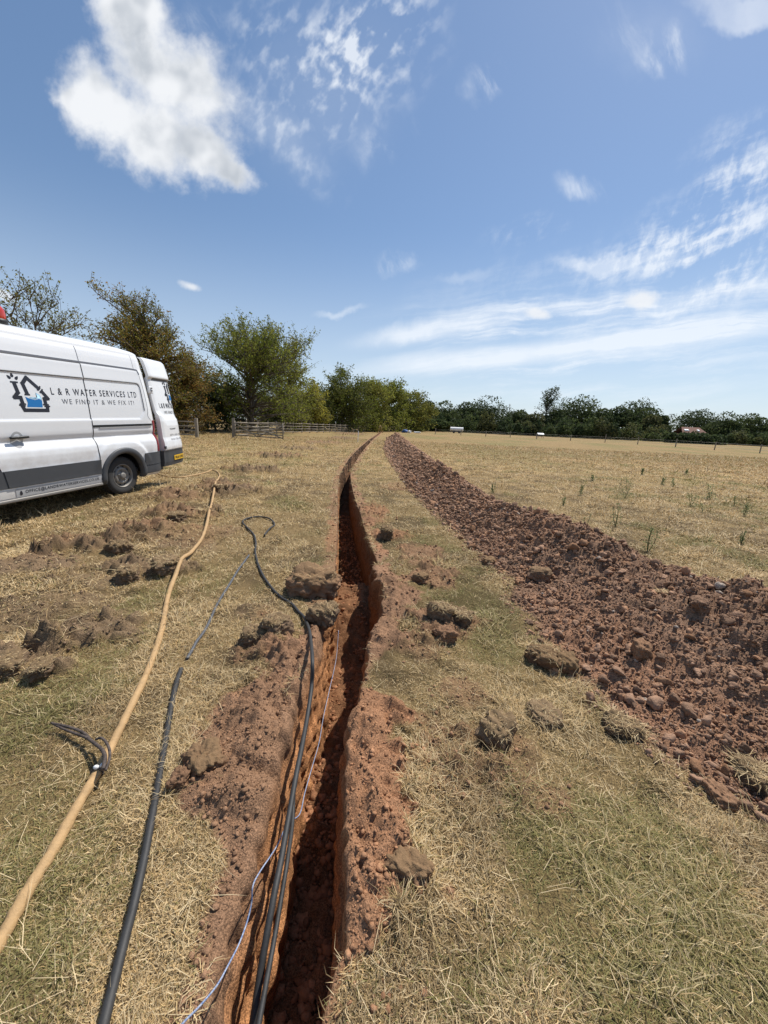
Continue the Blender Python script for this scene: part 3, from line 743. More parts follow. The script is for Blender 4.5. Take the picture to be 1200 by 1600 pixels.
def build_clods():
    V0, F0 = ico(5)
    for i, (px, py, wpx, flat, grassy, colr, label) in enumerate(CL):
        r = np.random.default_rng(900 + i)
        p = survey(px, py); 
        for _ in range(6):                                # settle on the real surface
            p = survey(px, py, gz(p[0], p[1]))
        z0 = gz(p[0], p[1]); D = np.linalg.norm(p - EYEP)
        w = wpx / FPX * (p - EYEP) @ fw
        root = empty('turf_clod' if grassy >= .3 else 'soil_clod', (p[0], p[1], z0), r.uniform(0, 6))
        tag(root, label, 'clod', 'clods of soil and turf dug from the trench')
        k = i * 7.3
        N = lambda f, s: n3(V0[:, 0] * f + k, V0[:, 1] * f, V0[:, 2] * f + k, s)
        d = 1 + 0.30 * N(1.1, 1) + 0.22 * np.abs(N(2.6, 2)) + 0.16 * N(5, 3) + 0.13 * np.abs(N(11, 4)) + .06 * N(23, 6) 
        v = V0 / np.maximum(np.abs(V0).max(1), 0.76)[:, None] * d[:, None] * np.array([1, r.uniform(.7, .9), flat]) * (w * 0.37)
        v[:, 2] += w * 0.37 * flat * 0.45
        top = ss(v[:, 2] / (w * .42 * flat), 0.7, 1.3)[:, None]
        c = colr * (1 + .25 * N(7, 5))[:, None]; 
        if grassy > 0: c = c * (1 - top * .5) + THATCH * .9 * top * .5
        mk('soil_block', v, F0, M_soil, root, True, col=np.clip(c, .015, .8))
        if grassy > .15:
            nb = 70 + int(300 * grassy * min(1, 4.0 / D + .25)); up = np.where(v[:, 2] > .62 * v[:, 2].max())[0]; j = up[r.integers(0, len(up), nb)]
            x, y, zz = v[j].T
            nn = len(x); long = 1.9 if 'hay' in label or 'wispy' in label else 1
            blades('turf_top', x, y, zz, r.uniform(.02, .055, nn) * long * max(.6, min(1.6, w / .2)), np.full(nn, max(.0022, .00085 * D)), r.uniform(-.35, .5, nn),
                   lerp(STRAW * np.ones((nn, 1)), PALE, r.uniform(0, 1, nn)) * r.uniform(.7, 1.2, (nn, 1)), None, 50 + i, .5, root, .25)
build_clods()

# ------------------------------------------------------------------ hoses, pipes and cord
def lay(px, r, n=160, lift=0.0):
    P = []
    for p in px:
        q = survey(*p)
        for _ in range(4): q = survey(p[0], p[1], gz(q[0], q[1]) + r)
        P.append(q)
    P = smooth_path(P, n)
    z, _, _ = ground(P[:, 0], P[:, 1])
    zm = np.max([np.roll(np.pad(z, 6, 'edge'), i)[6:-6] for i in range(-3, 4)], 0); h_ = max(7, n // 16); k = np.hanning(2 * h_ + 1); k /= k.sum(); zp = np.maximum(np.convolve(np.pad(zm, h_, 'edge'), k, 'valid'), zm - r * .9)
    zp = np.convolve(np.pad(zp, 4, 'edge'), np.ones(9) / 9, 'valid')
    P[:, 2] = zp + r * 0.75 + lift
    return P
def build_hoses():
    # tan hose
    px = [(-60, 1570), (0, 1470), (38, 1400), (80, 1330), (122, 1258), (165, 1180), (200, 1112), (232, 1045), (252, 985), (264, 930), (282, 893), (303, 862), (319, 830), (329, 800), (335, 772), (341, 752), (343, 742), (338, 736), (331, 734), (322, 738), (300, 743), (275, 746), (252, 742), (243, 738)]
    P = lay(px, .0195, 420)
    o = MB().tube(P, .0192 + .0010 * np.sin(np.arange(420) * .9) + .0008 * np.sin(np.arange(420) * .23), 14).build('tan_hose', M_tan, None, True)
    tag(o, 'thick tan layflat hose winding over the grass from the van to the bottom left corner', 'hose')
    c = P[np.argmin(np.abs(P[:, 1] - survey(338, 760)[1]))]
    # strap with wire tie round the tan hose
    s0 = survey(158, 1200, .03); root = empty('rubber_strap', tuple(s0)); tag(root, 'dark brown worn strap tied around the tan hose with a white knot', 'strap')
    def loc(l): return smooth_path([survey(a, b, h) - s0 for a, b, h in l], 50)
    w = MB()
    w.tube(loc([(161, 1202, .055), (164, 1185, .06), (160, 1172, .06), (146, 1160, .05), (134, 1152, .035), (118, 1146, .03), (100, 1139, .03), (86, 1132, .035), (80, 1129, .04)]), np.linspace(.0085, .005, 50), 8)
    w.tube(loc([(84, 1131, .036), (100, 1134, .036), (120, 1140, .038), (132, 1146, .038), (140, 1154, .03)]), .0062, 8)
    w.build('strap', M_strap, root, True)
    w = MB(); w.tube(loc([(165, 1204, .052), (171, 1186, .065), (171, 1172, .07), (166, 1160, .07), (158, 1153, .06), (150, 1155, .05)]), .0055, 8); w.build('strap_hook', M_strap, root, True)
    w = MB(); th = np.linspace(0, 2 * math.pi, 20)
    i = np.argmin(np.linalg.norm(P[:, :2] - s0[:2], axis=1)); d = P[i + 1] - P[i - 1]; d /= np.linalg.norm(d); sd = np.cross(d, (0, 0, 1)); sd /= np.linalg.norm(sd)
    ring = P[i] - s0 + .0222 * (sd * np.cos(th)[:, None] + np.array([0, 0, 1]) * np.sin(th)[:, None])
    w.tube(ring, .005, 6); w.build('tie_band', M_strap, root, True)
    w = MB(); V, F = ico(2); w.add(V * (.012, .009, .009) + P[i] - s0 + (0.0, 0, .03), F); w.add(V * (.006, .012, .006) + P[i] - s0 + (.014, .012, .03), F); w.build('knot', M_bagwhite, root, True)
    # black pipe and the thinner grey pipe beyond it
    P = lay([(140, 1690), (165, 1590), (190, 1490), (213, 1400), (228, 1330), (242, 1255), (255, 1180), (266, 1115), (276, 1068), (283, 1046)], .0138, 200, .006)
    root = tag(MB().tube(P, .0138, 16).build('black_pipe', M_pipe, None, True), 'stiff black plastic pipe lying along the grass left of the trench', 'pipe')
    P = lay([(292, 1030), (305, 1008), (322, 982), (338, 948), (356, 918), (372, 893), (384, 876), (389, 868)], .0105, 120, .006)
    tag(MB().tube(P, .0102, 12).build('grey_pipe', M_greypipe, None, True), 'thin faded grey pipe on the grass in line with the black pipe', 'pipe')
    # black hose: loop on the grass, then down into the trench
    top = lay([(413, 838), (421, 828), (429, 820), (420, 811), (402, 808), (386, 811), (379, 817), (388, 827), (397, 838), (400, 852), (399, 866), (404, 884), (413, 903), (427, 922), (440, 934), (455, 944), (466, 955), (475, 967), (482, 984), (486, 1000)], .013, 190, .004)
    def wallpt(px, py, X): return survey_x(px, py, X)
    tail = [wallpt(*p) for p in [(488, 1030, -.375), (487, 1070, -.362), (481, 1115, -.35), (473, 1160, -.335), (463, 1210, -.325), (455, 1255, -.32), (447, 1300, -.315), (438, 1350, -.31), (428, 1400, -.308), (417, 1460, -.308), (407, 1520, -.308), (398, 1580, -.308), (386, 1660, -.31)]]
    tl = smooth_path(np.vstack([top[-3:-2], tail]), 200)
    P = np.vstack([top[:-3], tl])
    tag(MB().tube(P, .0112, 12).build('black_hose', M_pipe, None, True), 'black hose looped on the grass that drops down the left wall of the trench', 'hose')
    # second pipe at the foot of the wall
    P = smooth_path([wallpt(*p) for p in [(463, 1206, -.345), (459, 1240, -.335), (457, 1285, -.312), (449, 1345, -.292), (440, 1400, -.287), (430, 1460, -.283), (419, 1520, -.28), (408, 1580, -.278), (392, 1670, -.275)]], 90)
    tag(MB().tube(P, .0080, 12).build('dark_pipe', M_pipe, None, True), 'slim dark pipe in the trench bottom running right beside the black hose', 'pipe')
    # blue and white cord
    pts = [(528, 985, -.365), (524, 1030, -.355), (513, 1080, -.35), (504, 1120, -.345), (497, 1160, -.34), (484, 1205, -.33), (474, 1240, -.325), (466, 1272, -.318)]
    P1 = [wallpt(*p) for p in pts]
    P2 = [wallpt(*p) for p in [(447, 1287, -.345), (430, 1322, -.352), (402, 1364, -.36), (392, 1385, -.362), (390, 1410, -.362), (383, 1440, -.364), (370, 1475, -.368), (352, 1510, -.374), (335, 1540, -.38), (308, 1572, -.39), (285, 1595, -.397), (262, 1622, -.40)]]
    P = smooth_path(np.vstack([P1, P2]), 260)
    P[:, 0] += .006
    tag(MB().tube(P, .0024, 8).build('blue_rope', M_rope, None, True), 'thin blue and white rope hanging down the orange left trench wall', 'rope')
build_hoses()

# ------------------------------------------------------------------ the van
AX = 0.2; VYAW = rad(10.3); VPITCH = rad(1.9)
VC, VS = math.cos(VYAW), math.sin(VYAW)
def v2w(x, y): return np.array([x * VC + y * VS, -x * VS + y * VC])
wc_ = survey(197, 772); off = v2w(.965, AX)
VO = np.array([wc_[0] - off[0], wc_[1] - off[1], 0.0])
VO[2] = gz(wc_[0], wc_[1]) - 0.012
def van_sz(px, py, x=1.0):
    """where the line of sight meets the van's side: distance ahead of the rear axle, height"""
    d = ray(px, py); e = EYEP - VO
    n = np.array([VC, -VS, 0.0]); t = (x - e @ n) / (d @ n); p = e + d * t
    return -(p @ np.array([VS, VC, 0])), p[2]
PZ = np.array([.20, .28, .33, .40, .47, .52, .70, .74, .80, .88, 0.96, 1.02, 1.06, 1.09, 1.17, 1.22, 1.30, 1.36, 1.45, 1.60, 1.75, 1.90, 2.00, 2.08, 2.20, 2.27, 2.30, 2.34, 2.42, 2.50, 2.56])
PX = np.array([.93, .985, 1.022, 1.026, 1.026, 1.024, 1.024, 1.025, 1.03, 1.032, 1.024, .998, .970, .952, .982, .986, .987, .988, .986, .981, .973, .962, .953, .946, .932, .925, .912, .905, .893, .875, .848])
_zz = np.linspace(.20, 2.56, 400); _xx = np.interp(_zz, PZ, PX); _k = np.hanning(9); _k /= _k.sum(); _xx = np.convolve(np.pad(_xx, 4, 'edge'), _k, 'valid')
def rear_shift(s, z):      # the tail leans forward towards the roof
    k = np.clip((-.55 - s) / .65, 0, 1)
    return s + k ** 1.3 * (0.13 * ss(z, .9, 2.6) + .02)
def side_x(s, z):
    s = np.asarray(s, float); z = np.asarray(z, float)
    x = np.interp(z, _zz, _xx)
    # pressed panel
    hs, hz_ = (1.80 + .90) / 2, (2.055 - 1.385) / 2
    q1 = np.abs(s - (1.80 - .90) / 2) - hs + .07; q2 = np.abs(z - 1.72) - hz_ + .07
    ch = ((.95 - (s + 1.0)) * .0)
    sd = np.hypot(np.maximum(q1, 0), np.maximum(q2, 0)) + np.minimum(np.maximum(q1, q2), 0) - .07
    sd = np.maximum(sd, (-(s + .90) + (1.385 - z)) * .707 + .10)
    x = x - .014 * ss(-sd, 0.0, .022)
    # swelling over the wheel
    rr = np.hypot(s + AX, z - .40)
    x = x + .022 * ss(.70 - rr, 0, .09) * ss(z, .45, .8)
    rr = np.hypot(s - 3.75, z - .40)
    x = x + .022 * ss(.70 - rr, 0, .09) * ss(z, .45, .8)
    x = x - .085 * np.clip((-.93 - s) / .27, 0, 1) ** 2.2
    x = x - .30 * np.clip((s - 3.9) / .87, 0, 1) ** 2.2
    return x
def on_side(s, z, o=0.0, sgn=1):
    return np.stack([sgn * (side_x(s, z) + o), -rear_shift(np.asarray(s, float), np.asarray(z, float)), np.asarray(z, float) + 0 * s], -1)
def patch(s0, s1, z0, z1, o, ns=40, nz=30, sgn=1, thick=.03):
    """panel lying on the body side; s0, s1 are numbers or functions of height"""
    f0 = s0 if callable(s0) else (lambda z: s0 + 0 * z); f1 = s1 if callable(s1) else (lambda z: s1 + 0 * z)
    z = np.linspace(z0, z1, nz)[:, None]; u = np.linspace(0, 1, ns)[None]
    s = f0(z) + (f1(z) - f0(z)) * u; zz = z + 0 * s
    P = on_side(s, zz, o, sgn); w = MB().grid(P)
    Q = on_side(s, zz, o - thick, sgn)
    for a, b in ((P[0], Q[0]), (P[-1], Q[-1]), (P[:, 0], Q[:, 0]), (P[:, -1], Q[:, -1])): w.grid(np.stack([a, b]))
    return w
def ribbon(S, Z, half, o, sgn=1, n=60):
    """narrow raised line on the body side along points (S, Z)"""
    pts = smooth_path(np.stack([S, Z, 0 * np.asarray(S, float)], 1), n); T = np.gradient(pts[:, :2], axis=0); T /= np.linalg.norm(T, axis=1)[:, None] + 1e-9
    N = np.stack([-T[:, 1], T[:, 0]], 1) * half
    a, b = pts[:, :2] - N, pts[:, :2] + N
    return np.stack([on_side(a[:, 0], a[:, 1], o, sgn), on_side(b[:, 0], b[:, 1], o, sgn)])
def text_mesh(body, size=1.0, bold=0.0, space=1.0):
    c = bpy.data.curves.new('lettering', 'FONT'); c.body = body; c.size = size; c.offset = bold; c.space_character = space; c.resolution_u = 3
    o = bpy.data.objects.new('lettering', c); COL.objects.link(o)
    bpy.context.view_layer.update()
    me = bpy.data.meshes.new_from_object(o.evaluated_get(bpy.context.evaluated_depsgraph_get()))
    me.calc_loop_triangles()
    V = np.array([v.co[:] for v in me.vertices]); F = np.array([t.vertices[:] for t in me.loop_triangles])
    bpy.data.objects.remove(o); bpy.data.meshes.remove(me); bpy.data.curves.remove(c)
    return V, F
def fit(V, w, h):
    v = V[:, :2] - V[:, :2].min(0); return v / v.max(0) * np.array([w, h])
def stroke(w, pts, half, mapf, closed=False):
    """thick mitred line through 2-D points, mapped to 3-D by mapf"""
    p = np.asarray(pts, float)
    for i in range(len(p) - 1):
        d = p[i + 1] - p[i]; d /= np.linalg.norm(d); n = np.array([-d[1], d[0]]) * half; e = d * half * .75
        q = np.array([p[i] - e - n, p[i + 1] + e - n, p[i + 1] + e + n, p[i] - e + n]); w.add(mapf(q[:, 0], q[:, 1]), np.array([[0, 1, 2, 3]]))
def blob(w, pts, mapf):
    p = np.asarray(pts, float); n = len(p); c = p.mean(0); q = np.vstack([p, c]); i = np.arange(n)
    w.add(mapf(q[:, 0], q[:, 1]), np.stack([i, (i + 1) % n, np.full(n, n)], 1))
def logo(parent, ox, oz, k, mapf0, only=None):
    """house of water pipes: unit drawing 0..100 wide, 100 high"""
    def mp(x, y): return mapf0(ox + np.asarray(x) * k, oz + np.asarray(y) * k)
    d = MB()
    H = 5.2
    for pts in ([(16, 78), (20, 52), (8, 38), (24, 38), (26, 22)], [(44, 50), (38, 78), (52, 95), (80, 66)], [(87, 58), (101, 38), (90, 37), (91, 22)], [(24, 14), (28, 3), (93, 3), (94, 14)]): stroke(d, pts, H, mp)
    for a, b in (((8, 80), (25, 80)), ((38, 47), (50, 47)), ((76, 62), (85, 72)), ((82, 55), (90, 64)), ((19, 20), (33, 20)), ((84, 20), (98, 20)), ((17, 17), (31, 15)), ((87, 15), (101, 15))): stroke(d, [a, b], 2.2, mp)
    for cx, cy, ang in ((6, 93, .7), (15, 99, 0.05), (26, 92, -.7)):
        t = np.linspace(0, 2 * math.pi, 14, endpoint=False); r = 5.0
        x = r * np.sin(t) * (.75 - .35 * np.cos(t)); y = r * 1.25 * np.cos(t)
        blob(d, np.stack([cx + x * math.cos(ang) - y * math.sin(ang), cy + x * math.sin(ang) + y * math.cos(ang)], 1), mp)
    d.build('logo_pipework', M_decal, parent)
    b = MB(); blob(b, [(37, 41), (48, 36), (62, 33), (74, 36), (82, 32), (80, 12), (36, 12), (40, 24)], lambda x, y: mp(x, y)); b.build('logo_water', M_blue, parent)
    b = MB(); blob(b, [(48, 40), (62, 35.5), (72, 38), (70, 46), (68, 54), (78, 48), (82, 38), (82, 34), (74, 37.5), (62, 34.5), (48, 37.5)], lambda x, y: mp(x, y)); b.build('logo_wave', M_paleblue, parent)

def build_van():
    root = empty('delivery_van', tuple(VO), -VYAW); root.rotation_euler = Euler((VPITCH, 0, -VYAW), 'XYZ')
    tag(root, 'white high roof work van with black lettering and one rear door swung open', 'van')
    # ---- body shell
    sA = np.concatenate([np.arange(-1.2, 2.0, .018), np.arange(2.0, 4.77, .04), [4.77]])
    zA = np.concatenate([np.arange(.28, 2.56, .0165), [2.56]])
    th = np.linspace(0, math.pi / 2, 18)[1:]
    def top(s): 
        s = np.asarray(s, float); t = np.interp(s, [-1.3, -1.2, -.7, 0, 2.4, 2.75, 3.2, 3.95, 4.6, 4.77], [2.62, 2.66, 2.71, 2.73, 2.74, 2.68, 2.35, 1.45, 1.12, .80])
        return t
    S, Z = np.meshgrid(sA, zA, indexing='ij'); T = top(sA)[:, None]
    body = MB(); P = {}
    for sg in (1, -1):
        Q = on_side(S, np.minimum(Z, T), 0, sg)
        xe = np.abs(Q[:, -1, 0])[:, None]; zr = np.maximum(T - 2.56, 0.0) ; zb = np.minimum(2.56, T)
        A = np.stack([sg * xe * np.cos(th)[None] ** .55, np.repeat(Q[:, -1, 1][:, None], len(th), 1), zb + zr * np.sin(th)[None] ** .9], -1)
        P[sg] = np.concatenate([Q, A], 1)
    for sg in (1, -1):
        G_ = P[sg]; a, b = G_.shape[:2]; i = np.arange(a - 1)[:, None] * b; j = np.arange(b - 1)[None]
        F = np.stack([i + j, i + j + 1, i + b + j + 1, i + b + j], -1).reshape(-1, 4)
        c = G_.reshape(-1, 3)[F].mean(1)
        k = (np.hypot(c[:, 1] - AX, c[:, 2] - .38) > .425) & (np.hypot(c[:, 1] + 3.75, c[:, 2] - .38) > .425)
        body.add(G_.reshape(-1, 3), F[k])
    # front and far rear door closing the shell
    f = np.stack([P[1][-1], P[-1][-1]]); body.grid(f)
    r = P[-1][0]; cen = r.copy(); cen[:, 0] = 0.0; body.grid(np.stack([r, cen]))
    b_ = body.build('body', M_white, root, True)
    # dark inside: liner, floor, inner arches
    w = MB(); w.box((0, -1.2, .42), (1.8, 4.6, .06)); w.box((0, -2.9, 1.4), (1.75, .05, 1.9)); w.build('load_floor', M_grey, root)
    w = MB()
    for sx in (1, -1):
        for sy in (AX, -3.75):
            th2 = np.linspace(0, math.pi, 20); arc = np.stack([np.cos(th2) * .44 + sy, np.sin(th2) * .44 + .38], 1)
            w.grid(np.stack([np.stack([np.full(20, x * sx), arc[:, 0], arc[:, 1]], 1) for x in (.55, 1.0)]))
            w.box((sx * .55, sy, .55), (.02, .9, .6))
    w.box((0, -1.8, .33), (1.7, 5.4, .10)); w.build('underbody', M_black, root)
    # ---- wheels
    for sy in (AX, -3.75):
        for sx in (1, -1):
            wh = bpy.data.objects.new('wheel', None); link(wh, root); wh.location = (sx * .965, sy, .355); wh.rotation_euler = (0, 0, 0 if sx > 0 else math.pi)
            w = MB(); w.lathe([(.215, -.02), (.235, -.005), (.30, .0), (.325, -.008), (.343, -.03), (.352, -.06), (.352, -.17), (.343, -.20), (.32, -.22), (.215, -.21)], 48, 'x')
            for k in range(40):
                a = k / 40 * 2 * math.pi
                for xo in (-.05, -.18): w.box((xo, .350 * math.cos(a), .350 * math.sin(a)), (.05, .014, .030), np.array(Euler((a, 0, 0)).to_matrix()))
            w.build('tyre', M_rubber, wh, True)
            w = MB(); w.lathe([(.222, -.02), (.218, -.006), (.205, -.012), (.198, -.05), (.185, -.075), (.165, -.062), (.150, -.030), (.115, -.022), (.105, -.040), (.075, -.036), (.062, -.010), (.055, .004), (.03, .008), (.001, .008)], 40, 'x')
            for k in range(5):
                a = k / 5 * 2 * math.pi + .3; w.lathe([(.013, -.03), (.013, -.012), (.001, -.010)], 6, 'x', (0, .088 * math.cos(a), .088 * math.sin(a)))
            nf0 = sum(len(f) for f in w.F4)
            for k in range(10):
                a = k / 10 * 2 * math.pi; w.lathe([(.021, -.046), (.021, -.0425), (.0005, -.0425)], 12, 'x', (0, .168 * math.cos(a), .168 * math.sin(a)))
            nf1 = sum(len(f) for f in w.F4)
            w.build('rim', None, wh, True, mats=[M_steel, M_black], mi=[0] * nf0 + [1] * (nf1 - nf0))
    # ---- arch flares, cladding, bumper
    for sg in (1, -1):
        for sy in (-AX, 3.75):
            th2 = np.linspace(rad(-14), rad(194), 50); rows = []
            for rr, o in ((.405, -.06), (.41, .018), (.435, .030), (.49, .026), (.512, .012), (.515, -.02)):
                s = np.cos(th2) * rr + sy; z = np.maximum(np.sin(th2) * rr + .375, .27); rows.append(on_side(s, z, o, sg))
            MB().grid(np.stack(rows)).build('arch_flare', M_grey, root, True)
        w = patch(.30, 2.0, .475, .715, .016, 50, 14, sg); w.build('side_moulding', M_grey, root, True)
        patch(2.0, 3.26, .475, .715, .010, 30, 14, sg).build('side_moulding', M_grey, root, True)
        patch(-1.235, -.685, .50, .735, .018, 40, 12, sg, .06).build('bumper_corner', M_grey, root, True)
        patch(-1.22, -.67, .33, .495, .010, 40, 12, sg, .06).build('bumper_lower', M_grey, root, True)
        w = MB(); w.bar((sg * 1.005, -.31, .295), (sg * 1.005, -3.2, .295), .07, .05, .015); w.build('side_step', M_steel, root)
        # front door glass and seams
        patch(2.35, 3.35, 1.42, 1.98, .008, 20, 10, sg).build('cab_window', M_glass, root, True)
        MB().grid(ribbon([3.5, 3.45, 3.36, 3.32, 3.3], [2.05, 1.6, 1.2, .9, .48], .006, .004, sg)).build('door_seam', M_black, root)
        w = MB(); w.box((sg * 1.13, -3.35, 1.55), (.2, .12, .30), None, .03); w.build('wing_mirror', M_grey, root)
        w = MB(); w.box((sg * .70, -4.62, .98), (.42, .14, .26), None, .04); w.build('headlight', M_redclear, root)
    w = MB(); w.box((0, -4.74, .62), (1.75, .20, .34), None, .05); w.box((0, -4.75, .95), (.95, .1, .2), None, .03); w.build('front_bumper', M_grey, root)
    w = MB(); s1 = np.array([3.22, 3.93]); z1 = top(s1) + .012
    w.grid(np.array([[(-.70, -s1[0], z1[0]), (.70, -s1[0], z1[0])], [(-.80, -s1[1], z1[1]), (.80, -s1[1], z1[1])]])); w.build('windscreen', M_glass, root)
    w = MB(); w.box((0, 1.19, .46), (1.9, .12, .26), None, .03); w.build('rear_bumper', M_grey, root)
    # ---- sliding door
    sF = lambda z: np.interp(z, [.47, .70, 1.0, 1.4, 1.8, 2.3], [1.775, 1.80, 1.89, 1.955, 1.97, 1.97]) + 0 * z
    sR = lambda z: .32 - .012 * ss(z, .5, .9) + 0 * z
    door = patch(sR, sF, .475, 2.285, .006, 90, 120).build('sliding_door', M_white, root, True)
    zs = np.linspace(.475, 2.285, 40)
    w = MB(); w.grid(ribbon(sF(zs), zs, .0075, .0085)); w.grid(ribbon(sR(zs), zs, .0075, .0085)); w.grid(ribbon([1.97, .31], [2.288, 2.288], .006, .0085)); w.build('door_seal', M_black, door)
    patch(lambda z: sR(z) + .03, lambda z: sF(z) - .02, .482, .714, .024, 50, 12).build('door_moulding', M_grey, door, True)
    # handle with its cup
    hs, hz_ = van_sz(30, 678, .985); t = np.linspace(0, 2 * math.pi, 30, endpoint=False)
    w = MB(); q = np.stack([on_side(hs + np.cos(t) * .085 * k + 0.0, hz_ - .03 + np.sin(t) * .115 * k, .008 + (.001 if k < 1 else 0)) for k in (1.0, .9, .0)])
    q = np.concatenate([q, q[:, :1]], 1); w.grid(q); w.build('handle_cup', M_silver, door, True)
    w = MB(); a = on_side(np.array([hs + .105]), np.array([hz_]), .035)[0]; b = on_side(np.array([hs - .135]), np.array([hz_ + .005]), .035)[0]; w.bar(a, b, .04, .034, .012); 
    c = on_side(np.array([hs - .10]), np.array([hz_]), .02)[0]; w.box(c, (.05, .03, .03), None, .008); w.build('door_handle', M_black, door)
    # ---- roof gutter line, seams and door rail
    z_g = 2.305
    w = MB(); w.grid(ribbon([3.2, 1.0, -.2, -.86, -.93, -.955], [z_g, z_g, z_g, z_g - .005, z_g - .03, z_g - .09], .015, .003, 1, 90)); w.build('gutter_seam', M_decal_grey, root, True)
    for a_, b_, h_ in (([.31, .31], [2.30, 2.55], .004), ([-.84, -.84], [2.32, 2.55], .003), ([-.955, -.985, -.99, -.96, -1.03], [2.2, 1.95, 1.6, 1.45, 1.36], .004)): MB().grid(ribbon(a_, b_, h_, .003)).build('panel_seam', M_decal_grey, root, True)
    sA_, zA_ = .305, 1.285
    w = patch(-1.04, sA_, 1.262, 1.300, .008, 40, 4); w.build('door_rail', M_black, root, True)
    w = patch(-1.02, sA_ - .12, 1.245, 1.258, .012, 40, 3); w.build('rail_lip', M_silver, root, True)
    for nm, S_, Z_, o_ in (('panel_edge_shade', [1.70, 1.2, .7, .335], [2.052, 2.053, 2.054, 2.055], .0078), ('panel_edge_shade', [.305, -.2, -.70, -.82, -.875, -.893, -.895, -.895], [2.055, 2.055, 2.054, 2.045, 2.01, 1.95, 1.75, 1.55], .0018)):  # dark ribbons drawn as the line of shade along the recess edge
        MB().grid(ribbon(S_, Z_, .0065, o_, 1, 90)).build(nm, M_decal_grey, root, True)
    # ---- rear lamp
    rl = patch(lambda z: np.interp(z, [.74, 1.0, 1.36], [-1.10, -1.085, -1.075]), lambda z: np.interp(z, [.74, 1.0, 1.36], [-1.20, -1.20, -1.19]), .745, 1.36, .014, 8, 24); rl = rl.build('tail_lamp', M_red, root, True)
    patch(-1.155, -1.185, .86, 1.2, .017, 4, 12).build('clear_lens', M_redclear, rl, True)
    MB().box((.935, 1.215, .66), (.03, .05, .10), None, .006).build('door_hinge', M_white, root); MB().box((.90, 1.16, 1.95), (.05, .10, .13), None, .01).build('door_hinge', M_white, root)
    for z_ in (1.94, 1.99): MB().box((.91, 1.17, z_), (.06, .03, .02)).build('hinge_bolt', M_grey, root)
    # ---- sill strip with the address
    s0, _ = van_sz(24, 770, 1.0); s1, _ = van_sz(164, 748, 1.0)
    z0, z1 = .335, .452
    strip = patch(s1, s0, z0, z1, .006, 40, 6).build('sill_strip', M_silver, root, True)
    patch(s0 + .02, 3.3, z0, z1, .004, 40, 6).build('sill_panel', M_dirtywhite, root, True)
    def side_map(o): return lambda a, b: on_side(-np.asarray(a), np.asarray(b), o)
    def skin_map(a, b): s_ = -np.asarray(a, float); return on_side(s_, np.asarray(b), np.where(s_ > sR(np.asarray(b, float)), .0078, .0018))
    V, F = text_mesh('OFFICE@LANDRWATERSERVICES.CO.UK', 1, .012, 1.12); L = s0 - s1
    v = fit(V, L * .83, .062); MB().add(side_map(.0085)(v[:, 0] - s0 + L * .085, v[:, 1] + z0 + .028), F).build('address_lettering', M_decal, strip)
    for e in (.045, .955):
        w = MB(); t = np.linspace(0, 2 * math.pi, 14, endpoint=False); blob(w, np.stack([-s0 + L * e + .022 * np.sin(t) * (.8 - .4 * np.cos(t)), z0 + .055 + .034 * np.cos(t)], 1), side_map(.0085))
        w.build('drop_mark', M_decal, strip)
    # ---- lettering on the pressed panel
    def span(text, p0, p1, h, mat, name, bold):
        a = van_sz(*p0, .965); b = van_sz(*p1, .965)
        V, F = text_mesh(text, 1, bold, 1.32); v = fit(V, a[0] - b[0], h); k = v[:, 0] / max(1e-6, a[0] - b[0])
        MB().add(skin_map(v[:, 0] - a[0], v[:, 1] + a[1] + (b[1] - a[1]) * k), F).build(name, mat, root)
    span('L & R WATER SERVICES LTD', (86, 614), (219.5, 624), .105, M_decal, 'name_lettering', .012)
    span('WE FIND IT & WE FIX IT!', (102, 629), (214, 635), .078, M_decal_grey, 'slogan_lettering', .0)
    a = van_sz(27, 637, .965); b = van_sz(82, 637, .965); kx = (a[0] - b[0]) / 100
    logo(root, -a[0], a[1], kx, lambda x, y: skin_map(x, y))
    # ---- nearside rear door swung straight back
    dr = bpy.data.objects.new('rear_door', None); link(dr, root); dr.location = (.945, 1.225, 0); dr.rotation_euler = (0, 0, rad(14)); dr['label'] = 'rear door standing open with logo and yellow number plate'
    DZ = np.array([.42, .47, .72, .74, .80, .92, 1.00, 1.24, 1.36, 1.41, 1.47, 2.00, 2.14, 2.165, 2.20, 2.24, 2.42, 2.52, 2.565])
    DX = np.array([.035, .05, .055, .085, .09, .075, .055, .05, .035, .005, -.012, -.055, -.068, -.072, -.035, -.035, -.075, -.105, -.16])
    def dx(z): return np.interp(z, DZ, DX)
    def lean(z): return -.155 * ss(z, .8, 2.6)
    def dpt(wd, z, o=0.0): wd = np.asarray(wd, float); z = np.asarray(z, float); bul = .022 * ss(wd, 0, .12) * ss(.80 - wd, 0, .10); return np.stack([dx(z) + bul + o, wd + lean(z) * (1 - .35 * wd / .8), z], -1)
    zz = np.linspace(.73, 2.56, 120); ww = np.linspace(.03, .80, 30); W_, Z_ = np.meshgrid(ww, zz)
    # the lower shelf sweeps up towards the hinge
    w = MB(); A = dpt(W_, Z_ - .0); sw = .10 * ss(.30 - W_, 0, .22) * ss(Z_, 1.1, 1.36) * ss(1.75 - Z_, 0, .3); A[..., 0] = dx(Z_ - sw) + .022 * ss(W_, 0, .12) * ss(.80 - W_, 0, .1)
    Bk = A.copy(); Bk[..., 0] = np.minimum(A[..., 0] - .06, -.04 + 0 * A[..., 0]); w.grid(A); w.grid(Bk)
    for p, q in ((A[0], Bk[0]), (A[-1], Bk[-1]), (A[:, 0], Bk[:, 0]), (A[:, -1], Bk[:, -1])): w.grid(np.stack([p, q]))
    w.build('door_panel', M_white, dr, True)
